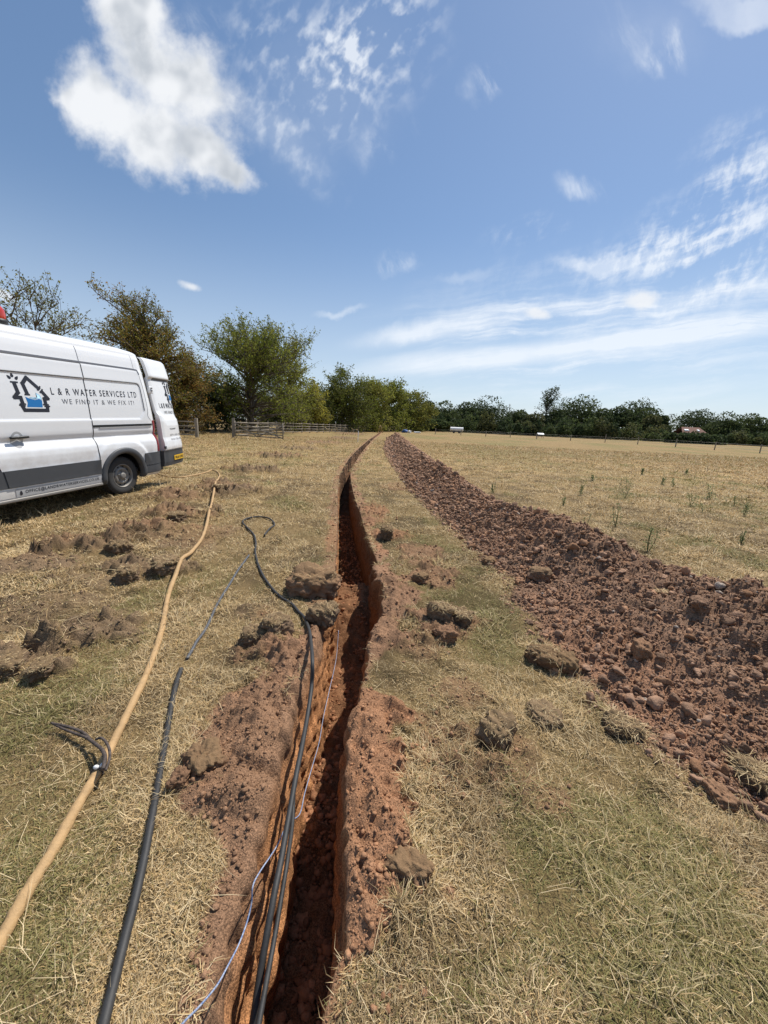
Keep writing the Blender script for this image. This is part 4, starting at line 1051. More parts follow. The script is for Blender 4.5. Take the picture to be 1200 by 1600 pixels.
    zz = np.linspace(.40, .725, 12); W_, Z_ = np.meshgrid(np.linspace(-.03, .83, 24), zz); w = MB(); A = dpt(W_, Z_); A[..., 0] += .02; Bk = A.copy(); Bk[..., 0] -= .09; w.grid(A); w.grid(Bk)
    for p, q in ((A[0], Bk[0]), (A[-1], Bk[-1]), (A[:, 0], Bk[:, 0]), (A[:, -1], Bk[:, -1])): w.grid(np.stack([p, q]))
    w.build('door_trim', M_grey, dr, True)
    zz = np.array([2.145, 2.165, 2.19]); W_, Z_ = np.meshgrid(np.linspace(.14, .78, 12), zz); A = dpt(W_, Z_, .006); MB().grid(A).build('trim_line', M_decal_grey, dr, True)
    w = MB(); w.box((.085, .06, .80), (.03, .10, .055), None, .006); w.build('hinge_cover', M_grey, dr)
    dmap = lambda o: (lambda a, b: dpt(a, b, o * .5))
    W_, Z_ = np.meshgrid([.34, .76], [.50, .605]); MB().grid(np.stack([np.full(W_.shape, .108), W_, Z_], -1)).build('number_plate', M_plate, dr)
    V, F = text_mesh('WL64 UVB', 1, .02, 1.05); v = fit(V, .36, .065); MB().add(np.stack([np.full(len(v), .111), v[:, 0] + .37, v[:, 1] + .52], 1), F).build('plate_lettering', M_black, dr)
    for text, w0, w1, z, h, mat, bold, nm in (('L & R WATER', .20, .79, 1.60, .105, M_decal, .02, 'name_lettering'), ('WE FIND IT', .34, .79, 1.485, .06, M_decal_grey, .0, 'slogan_lettering'), ('TRANSIT', .34, .60, 1.155, .03, M_black, .02, 'badge_lettering'), ('07711 024 336', .32, .79, 1.02, .042, M_decal_grey, .0, 'phone_lettering'), ('01527 526 000', .32, .79, .93, .042, M_decal_grey, .0, 'phone_lettering')):
        V, F = text_mesh(text, 1, bold, 1.1); v = fit(V, w1 - w0, h); MB().add(dmap(.006)(v[:, 0] + w0, v[:, 1] + z), F).build(nm, mat, dr)
    # left half of the logo ends at the door edge
    def edge_map(x, y): return dpt(np.minimum(np.asarray(x), .797), y, .006)
    logo(dr, .52, 1.72, .0042, edge_map)
    # ---- beacon on the roof
    p = survey(4, 499, 2.74 + VO[2]) - VO; lx, ly = p[0] * VC - p[1] * VS, p[0] * VS + p[1] * VC
    bc = bpy.data.objects.new('beacon', None); link(bc, root); bc.location = (lx, ly, 2.70)
    MB().lathe([(.001, 0), (.13, 0), (.13, .06), (.10, .075), (.001, .075)], 24).build('beacon_base', M_black, bc, True)
    MB().lathe([(.11, .07), (.118, .12), (.112, .19), (.088, .235), (.05, .26), (.001, .268)], 24).build('beacon_dome', M_amber, bc, True)
build_van()

# ------------------------------------------------------------------ fences and gate
def jit(r, s): return r.normal(0, s, 3)
def build_fences():
    r = np.random.default_rng(21)
    def post(w, x, y, h, s=.11):
        z = gz(x, y); w.box((x, y, z + h / 2 - .1), (s, s * .9, h + .2), np.array(Euler((r.normal(0, .02), r.normal(0, .02), r.uniform(0, .4))).to_matrix()), .012)
    def railfence(pts, spacing, h, nr, name, label, first_post=None):
        P = np.array(pts); seg = np.linalg.norm(np.diff(P, axis=0), axis=1); L = np.concatenate([[0], np.cumsum(seg)]); n = max(2, int(L[-1] / spacing) + 1)
        t = np.linspace(0, L[-1], n); X = np.interp(t, L, P[:, 0]); Y = np.interp(t, L, P[:, 1])
        root = empty(name, (X[0], Y[0], gz(X[0], Y[0]))); tag(root, label, 'fence'); o = np.array(root.location)
        for i in range(n):
            w = MB(); big = first_post and i == 0
            post(w, X[i], Y[i], first_post if big else h + .08, .2 if big else .11); w.V[0] = w.V[0] - o; w.build('post', M_wood, root)
        for k in range(nr):
            w = MB(); zz = h * (k + .75) / nr - .05
            for i in range(n - 1):
                d = np.array([Y[i + 1] - Y[i], X[i] - X[i + 1], 0]); d /= np.linalg.norm(d); d *= -.07 if d[1] > 0 else .07
                w.bar(np.array([X[i], Y[i], gz(X[i], Y[i]) + zz + r.normal(0, .012)]) - o + d, np.array([X[i + 1], Y[i + 1], gz(X[i + 1], Y[i + 1]) + zz + r.normal(0, .012)]) - o + d, .035, .085)
            w.build('rail', M_wood, root)
        return root
    A = survey(365, 683); 
    pts = [A[:2]] + [survey(*p)[:2] for p in ((447, 677.5), (513, 675.5), (560, 674.3), (595, 673.6), (622, 673.4))]
    railfence(pts, 2.7, 1.32, 4, 'timber_fence', 'long grey post and rail timber fence running along the trees beyond the gate', 1.55)
    B = survey(308, 683); Cc = survey(200, 684)
    railfence([B[:2], (B[0] - 4.5, B[1] + .3), (B[0] - 9, B[1] + .4)], 1.55, 1.25, 4, 'timber_fence', 'short run of timber fence ending in a post just right of the van', 1.42)
    # gate swung open towards the field
    E_ = survey(443, 689); a = np.array([A[0] + .15, A[1] - .12]); b = E_[:2]
    z0 = gz(*a); root = empty('field_gate', (a[0], a[1], z0)); tag(root, 'five bar wooden field gate swung open in front of the timber fence', 'gate')
    d = np.array([b[0] - a[0], b[1] - a[1], 0.0]); zb = gz(*b) - z0
    def gp(t, h): return d * t + np.array([0, 0, h + zb * t])
    for h in (.22, .42, .64, .88, 1.18):
        w = MB(); w.bar(gp(0, h), gp(1, h), .03, .075); w.build('bar', M_wood, root)
    for t in (0.01, .99):
        w = MB(); w.bar(gp(t, .12), gp(t, 1.34 if t < .5 else 1.30), .07, .09); w.build('stile', M_wood, root)
    for p, q in (((.02, 1.15), (.5, .2)), ((.5, .2), (.98, 1.1)), ((.5, .18), (.5, 1.2)), ((.25, 1.1), (.98, .22))):
        w = MB(); n_ = np.array([d[1], -d[0], 0]); n_ /= np.linalg.norm(n_); w.bar(gp(*p) + n_ * .045, gp(*q) + n_ * .045, .028, .07); w.build('brace', M_wood, root)
    # wire fence on the right
    px = [(680, 678.5), (720, 680.2), (759, 682), (797, 683.6), (838, 686), (891, 688.8), (945, 692), (996, 695), (1055, 699), (1116, 703), (1187, 707.5), (1270, 713), (1360, 719)]
    X, Y = np.array([survey(*p)[:2] for p in px]).T
    root = empty('wire_fence', (X[6], Y[6], gz(X[6], Y[6]))); tag(root, 'low post and wire fence crossing the far side of the field at right', 'fence'); o = np.array(root.location)
    hs = [height_of(X[i], Y[i], px[i][1] - (9 if px[i][0] < 900 else 12.5)) for i in range(len(px))]
    for i in range(len(px)):
        h = min(1.6, max(.9, hs[i] - gz(X[i], Y[i]))) * r.uniform(.95, 1.1); w = MB(); z = gz(X[i], Y[i])
        lean = r.normal(0, .03, 2)
        w.bar(np.array([X[i], Y[i], z - .2]) - o, np.array([X[i] + lean[0], Y[i] + lean[1], z + h]) - o, .13, .13, .015); w.build('post', M_wood, root)
    for k, f in enumerate((.35, .65, .92)):
        w = MB(); P = np.stack([X, Y, [gz(X[i], Y[i]) + 1.15 * f for i in range(len(px))]], 1) - o; w.tube(P, .014, 4); w.build('wire', M_steel, root)
build_fences()

# ------------------------------------------------------------------ trees
def branch(w, p, q, r0, r1, seg=6, bend=.12, rr=None, n=6):
    t = np.linspace(0, 1, n)[:, None]; L = np.linalg.norm(q - p); c = p + (q - p) * t
    c = c + (np.sin(t * math.pi) * L * bend) * rr.normal(0, .6, 3) + np.array([0, 0, 1]) * np.sin(t * math.pi) * L * bend * .6
    w.tube(c, np.linspace(r0, r1, n), seg, False); return c
def leaves(P, size, colr, r, flat=0.3):
    n = len(P); nrm = r.normal(0, 1, (n, 3)); nrm[:, 2] += flat * 2; nrm /= np.linalg.norm(nrm, axis=1)[:, None]
    a = np.cross(nrm, r.normal(0, 1, (n, 3))); a /= np.linalg.norm(a, axis=1)[:, None] + 1e-9; b = np.cross(nrm, a)
    s = size * r.uniform(.6, 1.35, n); a = a * s[:, None]; b = b * (s * r.uniform(.4, .75, n))[:, None]
    V = np.stack([P - a, P + b * .9 + nrm * s[:, None] * .15, P + a, P - b * .9 + nrm * s[:, None] * .15], 1).reshape(-1, 3)
    return V, (np.arange(n) * 4)[:, None] + np.arange(4)[None], np.repeat(np.clip(colr, .004, .6), 4, 0)
def make_tree(name, label, cat, base, H, W, cols, nleaf, leaf, seed, K=60, gappy=.3, skirt=.12, stems=1, spiky=.25, D=None, group=None, lean=(0, 0), lobes=None, twig_len=.16, thick=1.0):
    r = np.random.default_rng(seed); root = empty(name, tuple(base)); tag(root, label, cat, group); D = D or W
    # crown targets: a union of lobes
    nl = lobes or 9; Lc = []
    for i in range(nl):
        a = i * 2.4 + r.uniform(-.4, .4); f = math.sqrt((i + .5) / nl); zc = r.uniform(.35, .80) if i else .74
        rd = f * .30 * (1.15 - .55 * max(0, (zc - .5) / .5))
        Lc.append((W * rd * math.cos(a) + lean[0] * zc, D * rd * math.sin(a) + lean[1] * zc, H * zc, r.uniform(.17, .27)))
    tg = []
    while len(tg) < K:
        c = Lc[r.integers(nl)]; v = r.normal(0, 1, 3); v /= np.linalg.norm(v); v *= r.uniform(.25, 1) ** .5
        p = np.array([c[0] + v[0] * W * c[3], c[1] + v[1] * D * c[3], c[2] + v[2] * H * c[3] * .95])
        if p[2] < H * skirt or p[2] > H: continue
        if n3(p[0] * 2.2 / W * 3, p[1] * 2.2 / D * 3, p[2] / H * 5, seed) < gappy - .75: continue
        tg.append(p)
    if skirt < .2:
        for _ in range(int(K * .35)):
            a = r.uniform(0, 6.28); q = r.uniform(.3, 1) ** .5 * .42; tg.append(np.array([W * q * math.cos(a), D * q * math.sin(a), H * r.uniform(skirt, .42)]))
    tg = np.array(tg)
    w = MB(); tops = []
    for k in range(stems):
        a = r.uniform(0, 6.28); e = np.array([W * .08 * math.cos(a) * (stems > 1) + lean[0] * .7, D * .08 * math.sin(a) * (stems > 1) + lean[1] * .7, H * .72]); st = np.array([.15 * math.cos(a), .15 * math.sin(a), -.1]) * (stems > 1)
        tops.append(branch(w, st, e, H * .026 * thick / stems ** .4, H * .006 * thick, 8, .06, r, 12))
    T = np.vstack(tops)
    nt = max(1, nleaf // (len(tg) * 7)); LP = []
    for p in tg:
        # nearest stem point well below the target
        d = np.linalg.norm(T - p, axis=1) + 3 * np.maximum(0, T[:, 2] - p[2] + .12 * H * (p[2] > .3 * H)); q = T[np.argmin(d)]
        c = branch(w, q, p, H * .0065 * thick, H * .002 * thick, 5, .10, r, 6)
        for m in range(7):
            s = c[r.integers(3, 6)]; v = r.normal(0, 1, 3) * np.array([1, 1, .7]); out = (p - np.array([lean[0] * .5, lean[1] * .5, H * .45])) / np.array([W, D, H]); v = v / np.linalg.norm(v) + out * 1.4 + np.array([0, 0, spiky * 1.6]); v /= np.linalg.norm(v)
            ln = (W + H) * .5 * twig_len * r.uniform(.4, 1.15); e = s + v * ln; 
            if H * leaf < 3 and e[2] > .05: w.tube(np.stack([s, (s + e) / 2 + r.normal(0, ln * .05, 3), e]), np.array([.0022, .0014, .0007]) * H, 3, False)
            t = r.uniform(.1, 1.0, nt); LP.append(s + (e - s) * t[:, None] + r.normal(0, 1, (nt, 3)) * leaf * (1.1 + 1.4 * (1 - t[:, None])))
    w.build('trunk', M_bark, root, True)
    LP = np.vstack(LP); LP = LP[LP[:, 2] > .08]; n = len(LP)
    cl = n3(LP[:, 0] / W * 7, LP[:, 1] / D * 7, LP[:, 2] / H * 7, seed + 5) * .5 + .5 + r.normal(0, .22, n)
    cols = [np.array(c) for c in cols]
    k = np.clip(cl, 0, .999) * (len(cols) - 1); i = k.astype(int); C = np.array(cols)[i] + (np.array(cols)[np.minimum(i + 1, len(cols) - 1)] - np.array(cols)[i]) * (k - i)[:, None]
    C = C * r.uniform(.75, 1.25, n)[:, None]
    V, F, cc = leaves(LP, leaf, C, r); mk('crown', V, F, M_leaf, root, False, col=cc)
    return root
GRN = [(.10, .125, .022), (.165, .19, .03), (.25, .26, .05)]
OLV = [(.095, .105, .026), (.15, .155, .036), (.22, .205, .05)]
BRN = [(.13, .125, .032), (.22, .145, .038), (.32, .18, .055), (.19, .175, .048)]
YEL = [(.14, .16, .03), (.30, .27, .045), (.38, .33, .06)]
DRK = [(.03, .045, .016), (.05, .07, .022), (.08, .10, .03)]
def tree_px(px, py, top, wpx, Y, **k):
    """foot seen at (px, py) in direction, standing Y metres ahead; crown top at row top, wpx wide"""
    d = ray(px, py); x = d[0] / d[1] * Y; z = gz(x, Y); H = height_of(x, Y, top) - z
    dep = np.array([x, Y, 0]) @ fw; W = wpx / FPX * dep
    return (x, Y, z - .05), H, W
def build_trees():
    def T(label, px, top, wpx, Y, cols, nleaf, leaf, seed, cat='tree', name='field_tree', py=680, **k):
        b, H, W = tree_px(px, py, top, wpx, Y)
        return make_tree(name, label, cat, b, H, W, cols, nleaf, leaf, seed, **k)
    T('sparse airy tree with thin spreading twigs showing above the van roof at far left', 66, 414, 185, 20, OLV + [(.15, .115, .04)], 5200, .058, 3, K=42, gappy=.5, skirt=.35, spiky=.45, stems=2, twig_len=.2, thick=.55)
    T('rusty brown leaved tree rising behind the rear of the van', 238, 453, 158, 32, [OLV[1], BRN[0], BRN[1], GRN[1], BRN[2], OLV[2]], 26000, .08, 4, K=115, gappy=.36, skirt=.12, stems=2, spiky=.3, lobes=11)
    T('low brown and olive bushy tree between the rusty tree and the fence end post', 292, 552, 105, 35, BRN + OLV[:1], 12000, .095, 5, K=80, skirt=.06, spiky=.2)
    T('large green tree with upright feathery shoots standing behind the open gate', 392, 492, 235, 47, GRN + [(.20, .20, .05)], 30000, .115, 6, K=150, gappy=.46, skirt=.07, stems=3, spiky=.7, twig_len=.15, lobes=12)
    T('green tree leaning on the right side of the large feathery tree', 446, 533, 110, 60, GRN[1:] + [(.22, .20, .05)], 13000, .14, 61, K=100, skirt=.06, stems=2, spiky=.45)
    T('small yellow leaved tree between the large green tree and the darker trees', 487, 575, 66, 66, YEL + GRN[2:], 8000, .15, 7, K=60, skirt=.06, spiky=.3)
    T('dark olive tree with a rounded top right of the yellow one', 532, 575, 125, 76, OLV[:2] + GRN[:2], 17000, .18, 8, K=100, skirt=.05, stems=2, spiky=.35)
    T('bright green bushy tree right of the dark olive tree', 574, 594, 90, 86, GRN[1:] + OLV[2:], 12000, .2, 9, K=80, skirt=.04, spiky=.35)
    T('pointed green tree standing near the end of the timber fence', 604, 592, 86, 100, GRN + OLV[1:2], 11000, .235, 10, K=80, skirt=.04, spiky=.4)
    T('last and lowest rounded olive tree at the end of the left tree row', 638, 611, 84, 118, OLV + GRN[1:2], 11000, .27, 11, K=80, skirt=.03, spiky=.25)
    # dark hedge bushes under and behind the row
    for px, top, wpx, Y, lab in ((338, 590, 110, 44, 'dark hedge bush filling the gap behind the fence end post'), (415, 612, 150, 64, 'dark bush under the large feathery green tree'), (466, 622, 80, 70, 'dark bush beneath the left side of the small yellow tree'), (505, 622, 90, 84, 'dark bush low behind the small yellow tree'), (560, 628, 100, 96, 'dark bush low between the dark olive and bright green trees'),
                                 (606, 634, 80, 112, 'dark bush low under the pointed tree near the fence end'), (646, 640, 60, 128, 'dark bush under the last rounded tree of the left row'),
                                 (150, 590, 240, 38, 'wide dark hedge mostly hidden behind the van'), (265, 622, 130, 40, 'dark hedge under the rusty brown tree')):
        T(lab, px, top, wpx, Y, DRK, 7000, .0024 * Y + .03, 200 + px, 'bush', 'hedge_bush', K=80, skirt=.02, spiky=.12, lobes=8, group='dark bushes below the tree row')
build_trees()

def far_crown(name, label, base, H, W, cols, n, leaf, seed, lobes, trunk=.12, cat='tree', squash=.75, flat=1.0):
    r = np.random.default_rng(seed); root = empty(name, tuple(base)); tag(root, label, cat)
    w = MB(); tr = branch(w, np.array([0, 0, -.2]), np.array([0, 0, H * .75]), H * .022, H * .008, 7, .04, r, 8)
    LP, hi = [], []
    for i in range(lobes):
        a = i * 2.4 + r.uniform(-.5, .5); f = math.sqrt((i + .3) / lobes); zc = trunk + (1 - trunk) * r.uniform(.22, .72) if i else .74
        rx = r.uniform(.19, .32) * W; c = np.array([f * W * .36 * math.cos(a), f * W * .30 * math.sin(a), H * (zc - .22 * f * (zc > .5))])
        rz = min(rx * squash, H * .30); c[2] = min(c[2], H - rz); branch(w, tr[r.integers(2, 7)], c, H * .008, H * .003, 5, .08, r, 5)
        m = n // lobes; v = r.normal(0, 1, (m, 3)); v /= np.linalg.norm(v, axis=1)[:, None]; v[:, 2] = np.where(v[:, 2] < -.3, v[:, 2] * .5, v[:, 2])
        bump_ = 1 + .28 * n3(v[:, 0] * 2.2 + i * 9, v[:, 1] * 2.2, v[:, 2] * 2.2, seed)
        q = c + v * np.array([rx, rx, rz]) * (bump_ * r.uniform(.78, 1.06, m))[:, None]; LP.append(q)
    w.build('trunk', M_bark, root, True)
    LP = np.vstack(LP); LP = LP[LP[:, 2] > .3]; k = len(LP)
    cl = np.clip(n3(LP[:, 0] / W * 6, LP[:, 1] / W * 6, LP[:, 2] / H * 6, seed + 3) * .5 + .5 + r.normal(0, .25, k), 0, .999) * (len(cols) - 1)
    i = cl.astype(int); cols = np.array(cols); C = (cols[i] + (cols[np.minimum(i + 1, len(cols) - 1)] - cols[i]) * (cl - i)[:, None]) * r.uniform(.75, 1.25, k)[:, None]
    V, F, cc = leaves(LP, leaf, C, r); mk('crown', V, F, M_leaf, root, False, col=cc)
    return root
FAR = [(.038, .055, .024), (.058, .080, .032), (.085, .105, .040)]
FARB = [(.05, .07, .028), (.078, .10, .036), (.11, .13, .05)]
FARO = [(.06, .07, .028), (.09, .095, .036), (.12, .115, .045)]
def build_far():
    L = [  # px, top row, width px, distance, palette, lobes, trunk, label
        (664, 618, 24, 165, FAR, 8, .1, 'narrow dark tree with a jagged tip just beyond the left tree row'),
        (688, 630, 46, 160, FARB, 9, .08, 'rounded far tree above the white tank, left of the twin domed trees'),
        (722, 629, 44, 165, FAR, 9, .1, 'far dark tree directly above and right of the white tank'),
        (754, 624, 62, 172, FAR, 12, .12, 'tallest broad dome among the far trees left of the thin pole'),
        (684, 655, 34, 135, FARB, 7, .15, 'small pale green tree with a clear stem standing left of the white tank'),
        (808, 636, 40, 170, FARB, 8, .08, 'rounded far tree right beside the thin pole'),
        (828, 644, 32, 160, FARO, 7, .06, 'low olive far tree left of the lone tall tree'),
        (866, 632, 40, 178, FAR, 8, .1, 'dark far tree touching the lone tall tree on its right'),
        (898, 618, 60, 182, FARB, 12, .12, 'broad high crowned far tree second right of the lone tall tree'),
        (934, 630, 38, 178, FAR, 8, .1, 'dark gap filling far tree between the two broadest crowns'),
        (958, 634, 44, 172, FAR, 8, .1, 'dark far tree left beside the big domed oak like tree'),
        (990, 621, 58, 176, FARB, 13, .14, 'big domed oak like far tree with a clear round outline'),
        (1010, 644, 34, 160, FARO, 7, .06, 'low olive far tree in front of the big dome at its right'),
        (1028, 640, 22, 165, FARB, 6, .05, 'slim light green far tree left of the roof aerial'),
        (1082, 641, 56, 190, FAR, 10, .1, 'flat topped far tree rising behind the red tiled roof'),
        (1126, 648, 44, 170, FARB, 9, .06, 'rounded far tree right of the red tiled roof'),
        (1160, 645, 52, 172, FARB, 10, .08, 'pale rounded far tree close to the right edge of the picture'),
        (1198, 656, 30, 178, FAR, 7, .06, 'low far tree cut by the right edge of the picture')]
    for i, (px, top, wpx, Y, pal, lb, tr, lab) in enumerate(L):
        b, H, W = tree_px(px, 676 + (px - 650) * .035, top, wpx * 1.3, Y)
        far_crown('far_tree', lab, b, H * (1.12 if wpx > 40 else 1.0), W, pal, 6500, .42, 300 + i, lb + 3, tr)
    # the lone tall tree: airy, bare stem
    b, H, W = tree_px(847, 682, 602, 38, 178)
    make_tree('tall_tree', 'lone tall airy tree sticking up above all the other far trees', 'tree', b, H, W, FAR + [(.06, .075, .028)], 1500, .34, 77, K=34, gappy=.45, skirt=.42, spiky=.3, lobes=7, twig_len=.10)
    # continuous understorey and hedge: one mass
    r = np.random.default_rng(5); LP, C = [], []
    for k in range(330):
        px = r.uniform(648, 1330); Y = r.uniform(140, 172); d = ray(px, 676 + (px - 650) * .035); x = d[0] / d[1] * Y
        h = r.uniform(2.8, 5.6) * (1.5 if r.uniform() < .3 and px < 1000 else 1) * (0.55 if 1040 < px < 1130 else 1); w_ = r.uniform(3, 6); n = 380
        v = r.normal(0, 1, (n, 3)); v /= np.linalg.norm(v, axis=1)[:, None]; v[:, 2] = np.abs(v[:, 2])
        q = np.array([x, Y, 0.0]) + v * np.array([w_ * .6, w_ * .5, h]) * r.uniform(.7, 1.08, n)[:, None]; LP.append(q)
        c = 1.15 * [np.array(FAR[0]), np.array(FAR[1]), np.array(FARB[1]), np.array(FARO[1])][r.integers(4)]; C.append(c * r.uniform(.6, 1.25, (n, 1)))
    for k in range(26):
        px = r.uniform(1046, 1126); Y = r.uniform(124, 129); d = ray(px, 688); x = d[0] / d[1] * Y; h = height_of(x, Y, r.uniform(675, 681) + (3 if px > 1105 else 0)) - gz(x, Y); n = 420
        v = r.normal(0, 1, (n, 3)); v /= np.linalg.norm(v, axis=1)[:, None]; v[:, 2] = np.abs(v[:, 2]); LP.append(np.array([x, Y, gz(x, Y)]) + v * np.array([2.2, 1.6, h]) * r.uniform(.55, 1.08, n)[:, None]); C.append(np.array(FAR[1]) * r.uniform(.7, 1.3, (n, 1)))
    V, F, cc = leaves(np.vstack(LP), .42, np.vstack(C), r); o = mk('hedgerow', V, F, M_leaf, None, False, col=cc); tag(o, 'dense dark hedgerow and undergrowth below the far trees', 'hedge', kind='stuff')
    # house roof among the trees
    Y = 134; d = ray(1084, 688); x = d[0] / d[1] * Y; z = gz(x, Y); z1 = height_of(x, Y, 667.5) - z; z2 = height_of(x, Y, 678.5) - z; W = 40 / FPX * (np.array([x, Y, 0]) @ fw)
    root = empty('house', (x, Y, z), rad(-4)); tag(root, 'red tiled house roof with pale skylights half hidden among the far trees', 'house')
    w = MB(); w.box((0, 3, z2 / 2), (W - .8, 6, z2)); w.build('wall', M_brick, root)
    w = MB(); sl_ = .22
    for sgn in (1, -1):
        y0, y1 = 3 - sgn * 3.5, 3
        A = np.array([[(-W / 2, y0, z2 - .1), (W / 2, y0, z2 - .1)], [(-W / 2 + 1.4, y1, z1), (W / 2 - 1.4, y1, z1)]]); w.grid(A); w.grid(A - (0, 0, .15))
    roof = w.build('roof', M_tile, root)
    for t in (-.28, -.20, .20):
        w = MB(); n0 = np.array([W * t, 3 - 3.5 + 1.9, z2 - .1 + (z1 - z2 + .1) * 1.9 / 3.5 + .08]); ang = math.atan2(z1 - z2, 3.5); w.box(n0, (.75, .95, .06), np.array(Euler((ang, 0, 0)).to_matrix())); w.build('skylight', M_bagwhite, roof)
    # poles
    for px, top, Y, nm, lab in ((791, 631, 185, 'utility_pole', 'thin grey pole standing up behind the far trees'),):
        d = ray(px, 680); x = d[0] / d[1] * Y; z = gz(x, Y); H = height_of(x, Y, top) - z; root = empty(nm, (x, Y, z)); tag(root, lab, 'pole')
        w = MB(); w.tube(np.array([(0, 0, -.2), (.05, 0, H)]), np.array([.17, .12]), 8); w.build('pole', M_wood, root)
        w = MB(); w.bar((-.6, 0, H - .5), (.6, 0, H - .5), .1, .1); w.build('crossarm', M_wood, root)
    Y = 186; d = ray(1041, 688); x = d[0] / d[1] * Y; z = gz(x, Y); H = height_of(x, Y, 647) - z; root = empty('tv_aerial', (x, Y, z)); tag(root, 'tall tv aerial mast with two crossed arrays left of the red tiled roof', 'aerial')
    w = MB(); w.tube(np.array([(0, 0, 0), (0, 0, H)]), .07, 6); w.build('mast', M_steel, root)
    w = MB(); 
    for h in (H - .2, H - 1.2):
        w.bar((-1.2, 0, h), (1.2, .2, h + .15), .07, .07)
        for t in np.linspace(-1.1, 1.1, 7): w.bar((t, -.1, h - .35), (t, -.1, h + .4), .05, .05)
    w.build('array', M_steel, root)
    # white tank
    Y = 118; d = ray(713, 678); x = d[0] / d[1] * Y; z = gz(x, Y); root = empty('tank_trailer', (x, Y, z), rad(-6)); tag(root, 'long white rounded tank on wheels parked in front of the far trees', 'trailer')
    w = MB(); th = np.linspace(0, 2 * math.pi, 25); prof = np.stack([np.cos(th) * .75, np.sin(th) * .62 + 1.15], 1); w.grid(np.stack([np.stack([np.full(25, t), prof[:, 0], prof[:, 1]], 1) for t in (-1.9, 1.9)])); 
    for t in (-1.9, 1.9): 
        c = np.stack([np.full(25, t), prof[:, 0], prof[:, 1]], 1); w.grid(np.stack([c, c * 0 + (t * 1.04, 0, 1.15)]))
    w.build('tank', M_bagwhite, root, True)
    w = MB(); w.box((0, 0, .48), (3.6, 1.0, .12)); w.build('chassis', M_grey, root)
    for t in (-.8, .8):
        for s in (-.75, .75): MB().lathe([(.02, -.1), (.3, -.1), (.36, -.06), (.36, .06), (.3, .1), (.02, .1)], 20, 'y', (t, s, .36)).build('wheel', M_rubber, root, True)
    # covered feeder
    Y = 96; d = ray(843, 686); x = d[0] / d[1] * Y; z = gz(x, Y); root = empty('feed_trough', (x, Y, z), rad(10)); tag(root, 'small grey sheet covered feeder standing by the far wire fence', 'feeder')
    w = MB(); P = np.array([[(-.8, -.45, .95), (.8, -.45, .95)], [(-.8, 0, 1.22), (.8, 0, 1.22)], [(-.8, .45, .95), (.8, .45, .95)]]); w.grid(P); w.grid(P - (0, 0, .04)); w.build('cover', M_metalsheet, root)
    for t in (-.7, .7):
        for s in (-.35, .35):
            w = MB(); w.bar((t, s, 0), (t, s, .98), .07, .07); w.build('leg', M_wood, root)
    w = MB(); w.box((0, 0, .5), (1.3, .6, .25), None, .03); w.build('trough', M_grey, root)
    # sheets and bags at the far end of the trench
    def bag(px, py, Y, sx, sy, sz, mat, lab, nm, seed):
        d = ray(px, py); x = d[0] / d[1] * Y; z = gz(x, Y); V, F = ico(4); k = 1 + .35 * n3(V[:, 0] * 1.7 + seed, V[:, 1] * 1.7, V[:, 2] * 1.7, seed) + .10 * n3(V[:, 0] * 5, V[:, 1] * 5, V[:, 2] * 5, seed)
        v = V * k[:, None] * (sx, sy, sz); v[:, 2] = np.maximum(v[:, 2] + sz * .7, -.02) + z; tag(mk(nm, v + (x, Y, 0), F, mat), lab, 'bag')
    bag(633, 676, 92, .75, .6, .45, M_bluebag, 'crumpled blue sheet lying at the far end of the trench', 'blue_sheet', 3)
    bag(639.5, 677, 90, .42, .4, .32, M_bagwhite, 'white sack beside the crumpled blue sheet', 'white_sack', 9)
    bag(652, 677.5, 95, .9, .4, .2, M_bagwhite, 'low pale sacks right of the white sack far along the trench', 'pale_sack', 14)
    # pale timber trestle
    p = survey(594, 675.5); root = empty('timber_trestle', (p[0], p[1], gz(p[0], p[1]))); tag(root, 'pale timber trestle like an upturned V before the far fence end', 'trestle')
    for a in (-.5, .5):
        w = MB(); w.bar((a, 0, 0), (a * .1, 0, 1.5), .12, .12); w.build('leg', M_tan, root)
    w = MB(); w.bar((-.3, .07, .6), (.3, .07, .6), .1, .06); w.build('brace', M_tan, root)
    # marker stake by the trench
    p = survey(559, 690); root = tag(MB().bar((p[0], p[1], gz(p[0], p[1]) - .1), (p[0] + .03, p[1], gz(p[0], p[1]) + .95), .06, .06, .01).build('marker_stake', M_bagwhite), 'thin white marker stake left of the far trench', 'stake')
build_far()

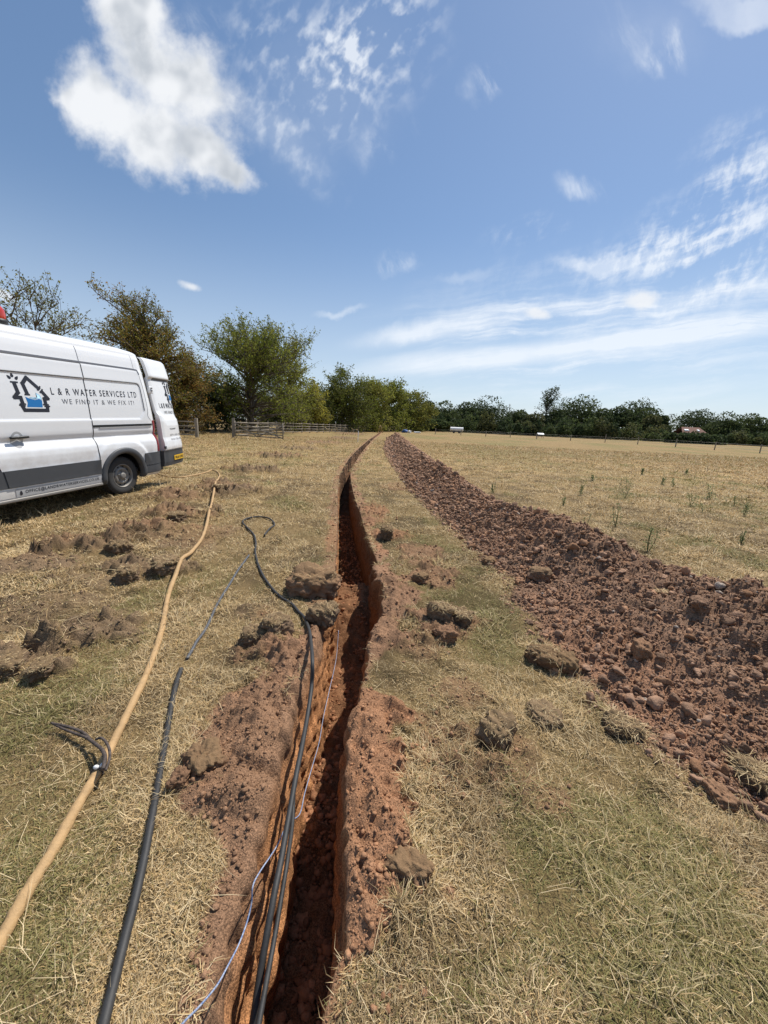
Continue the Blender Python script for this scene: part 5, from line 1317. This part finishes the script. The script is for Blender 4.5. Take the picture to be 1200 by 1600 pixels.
# ------------------------------------------------------------------ weeds in the field
WEED = [((977, 778), 27, 1.0, 'tallest dark green thistle, upright and alone in the middle of the right field'), ((962, 822), 30, .75, 'thin upright thistle straight below the tallest one'), ((1012, 862), 32, .7, 'pale wispy thistle nearest the edge of the heap at right'),
        ((906, 775), 16, .5, 'low faint weed left of the tallest thistle'), ((1110, 780), 20, 1.0, 'bushy thistle with spread leaves in the right of the field'), ((1078, 792), 17, 1.1, 'broad low thistle clump between the tallest and the bushy one'),
        ((1162, 806), 17, .8, 'small thistle right of the bushy one'), ((1148, 790), 12, .7, 'short weed just up left of the small right thistle'), ((1035, 758), 11, .6, 'small far weed above and right of the tallest thistle'), ((1052, 762), 12, .7, 'paired far weed between the tallest and the bushy thistle'),
        ((1003, 742), 8, .5, 'tiny far weed highest in the field above the tallest thistle'), ((1072, 742), 8, .5, 'tiny far weed highest above the bushy thistle'), ((1158, 850), 18, .5, 'slim weed lowest at the right edge of the field'), ((915, 828), 20, .5, 'slim weed on the far flank of the heap left of the thin thistle'),
        ((770, 770), 12, .5, 'small weed at the far edge of the heap in mid distance'), ((880, 790), 12, .8, 'flat green weed patch left of the thin upright thistle'), ((925, 752), 9, .5, 'tiny far weed up left of the tallest thistle'), ((1098, 800), 12, 1.2, 'low spreading weed under the bushy thistle')]
def build_weeds():
    for i, ((px, py), hpx, wid, lab) in enumerate(WEED):
        r = np.random.default_rng(400 + i); p = survey(px, py); z = gz(p[0], p[1]); H = hpx / FPX * ((p - EYEP) @ fw) * 1.3; D = p[1]
        root = empty('thistle', (p[0], p[1], z)); tag(root, lab, 'weed', 'weeds growing in the dry field')
        w = MB(); LP = []; ns = r.integers(2, 5)
        for k in range(ns):
            a = r.uniform(0, 6.28); e = np.array([math.cos(a) * H * .30 * wid, math.sin(a) * H * .22 * wid, H * r.uniform(.75, 1.0)]); c = branch(w, np.array([0, 0, -.02]), e, .005, .0025, 5, .06, r, 7); m = max(10, int(52 * min(1, H / .4)))
            t = r.uniform(0.05, 1, m); q = np.stack([np.interp(t, np.linspace(0, 1, 7), c[:, j]) for j in range(3)], 1); rad_ = H * .38 * wid * (1.1 - t * .85); a2 = r.uniform(0, 6.28, m); q[:, 0] += np.cos(a2) * rad_ * r.uniform(.3, 1, m); q[:, 1] += np.sin(a2) * rad_ * r.uniform(.3, 1, m); LP.append(q)
        w.build('stem', M_leaf, root, True, col=np.array([.15, .18, .08]))
        P = np.vstack(LP); C = lerp(np.array([.14, .19, .08]) * np.ones((len(P), 1)), np.array([.28, .31, .15]), r.uniform(0, 1, len(P))); V, F, cc = leaves(P, max(.012, .0017 * D), C, r, 0); mk('leaves', V, F, M_leaf, root, False, col=cc)
build_weeds()
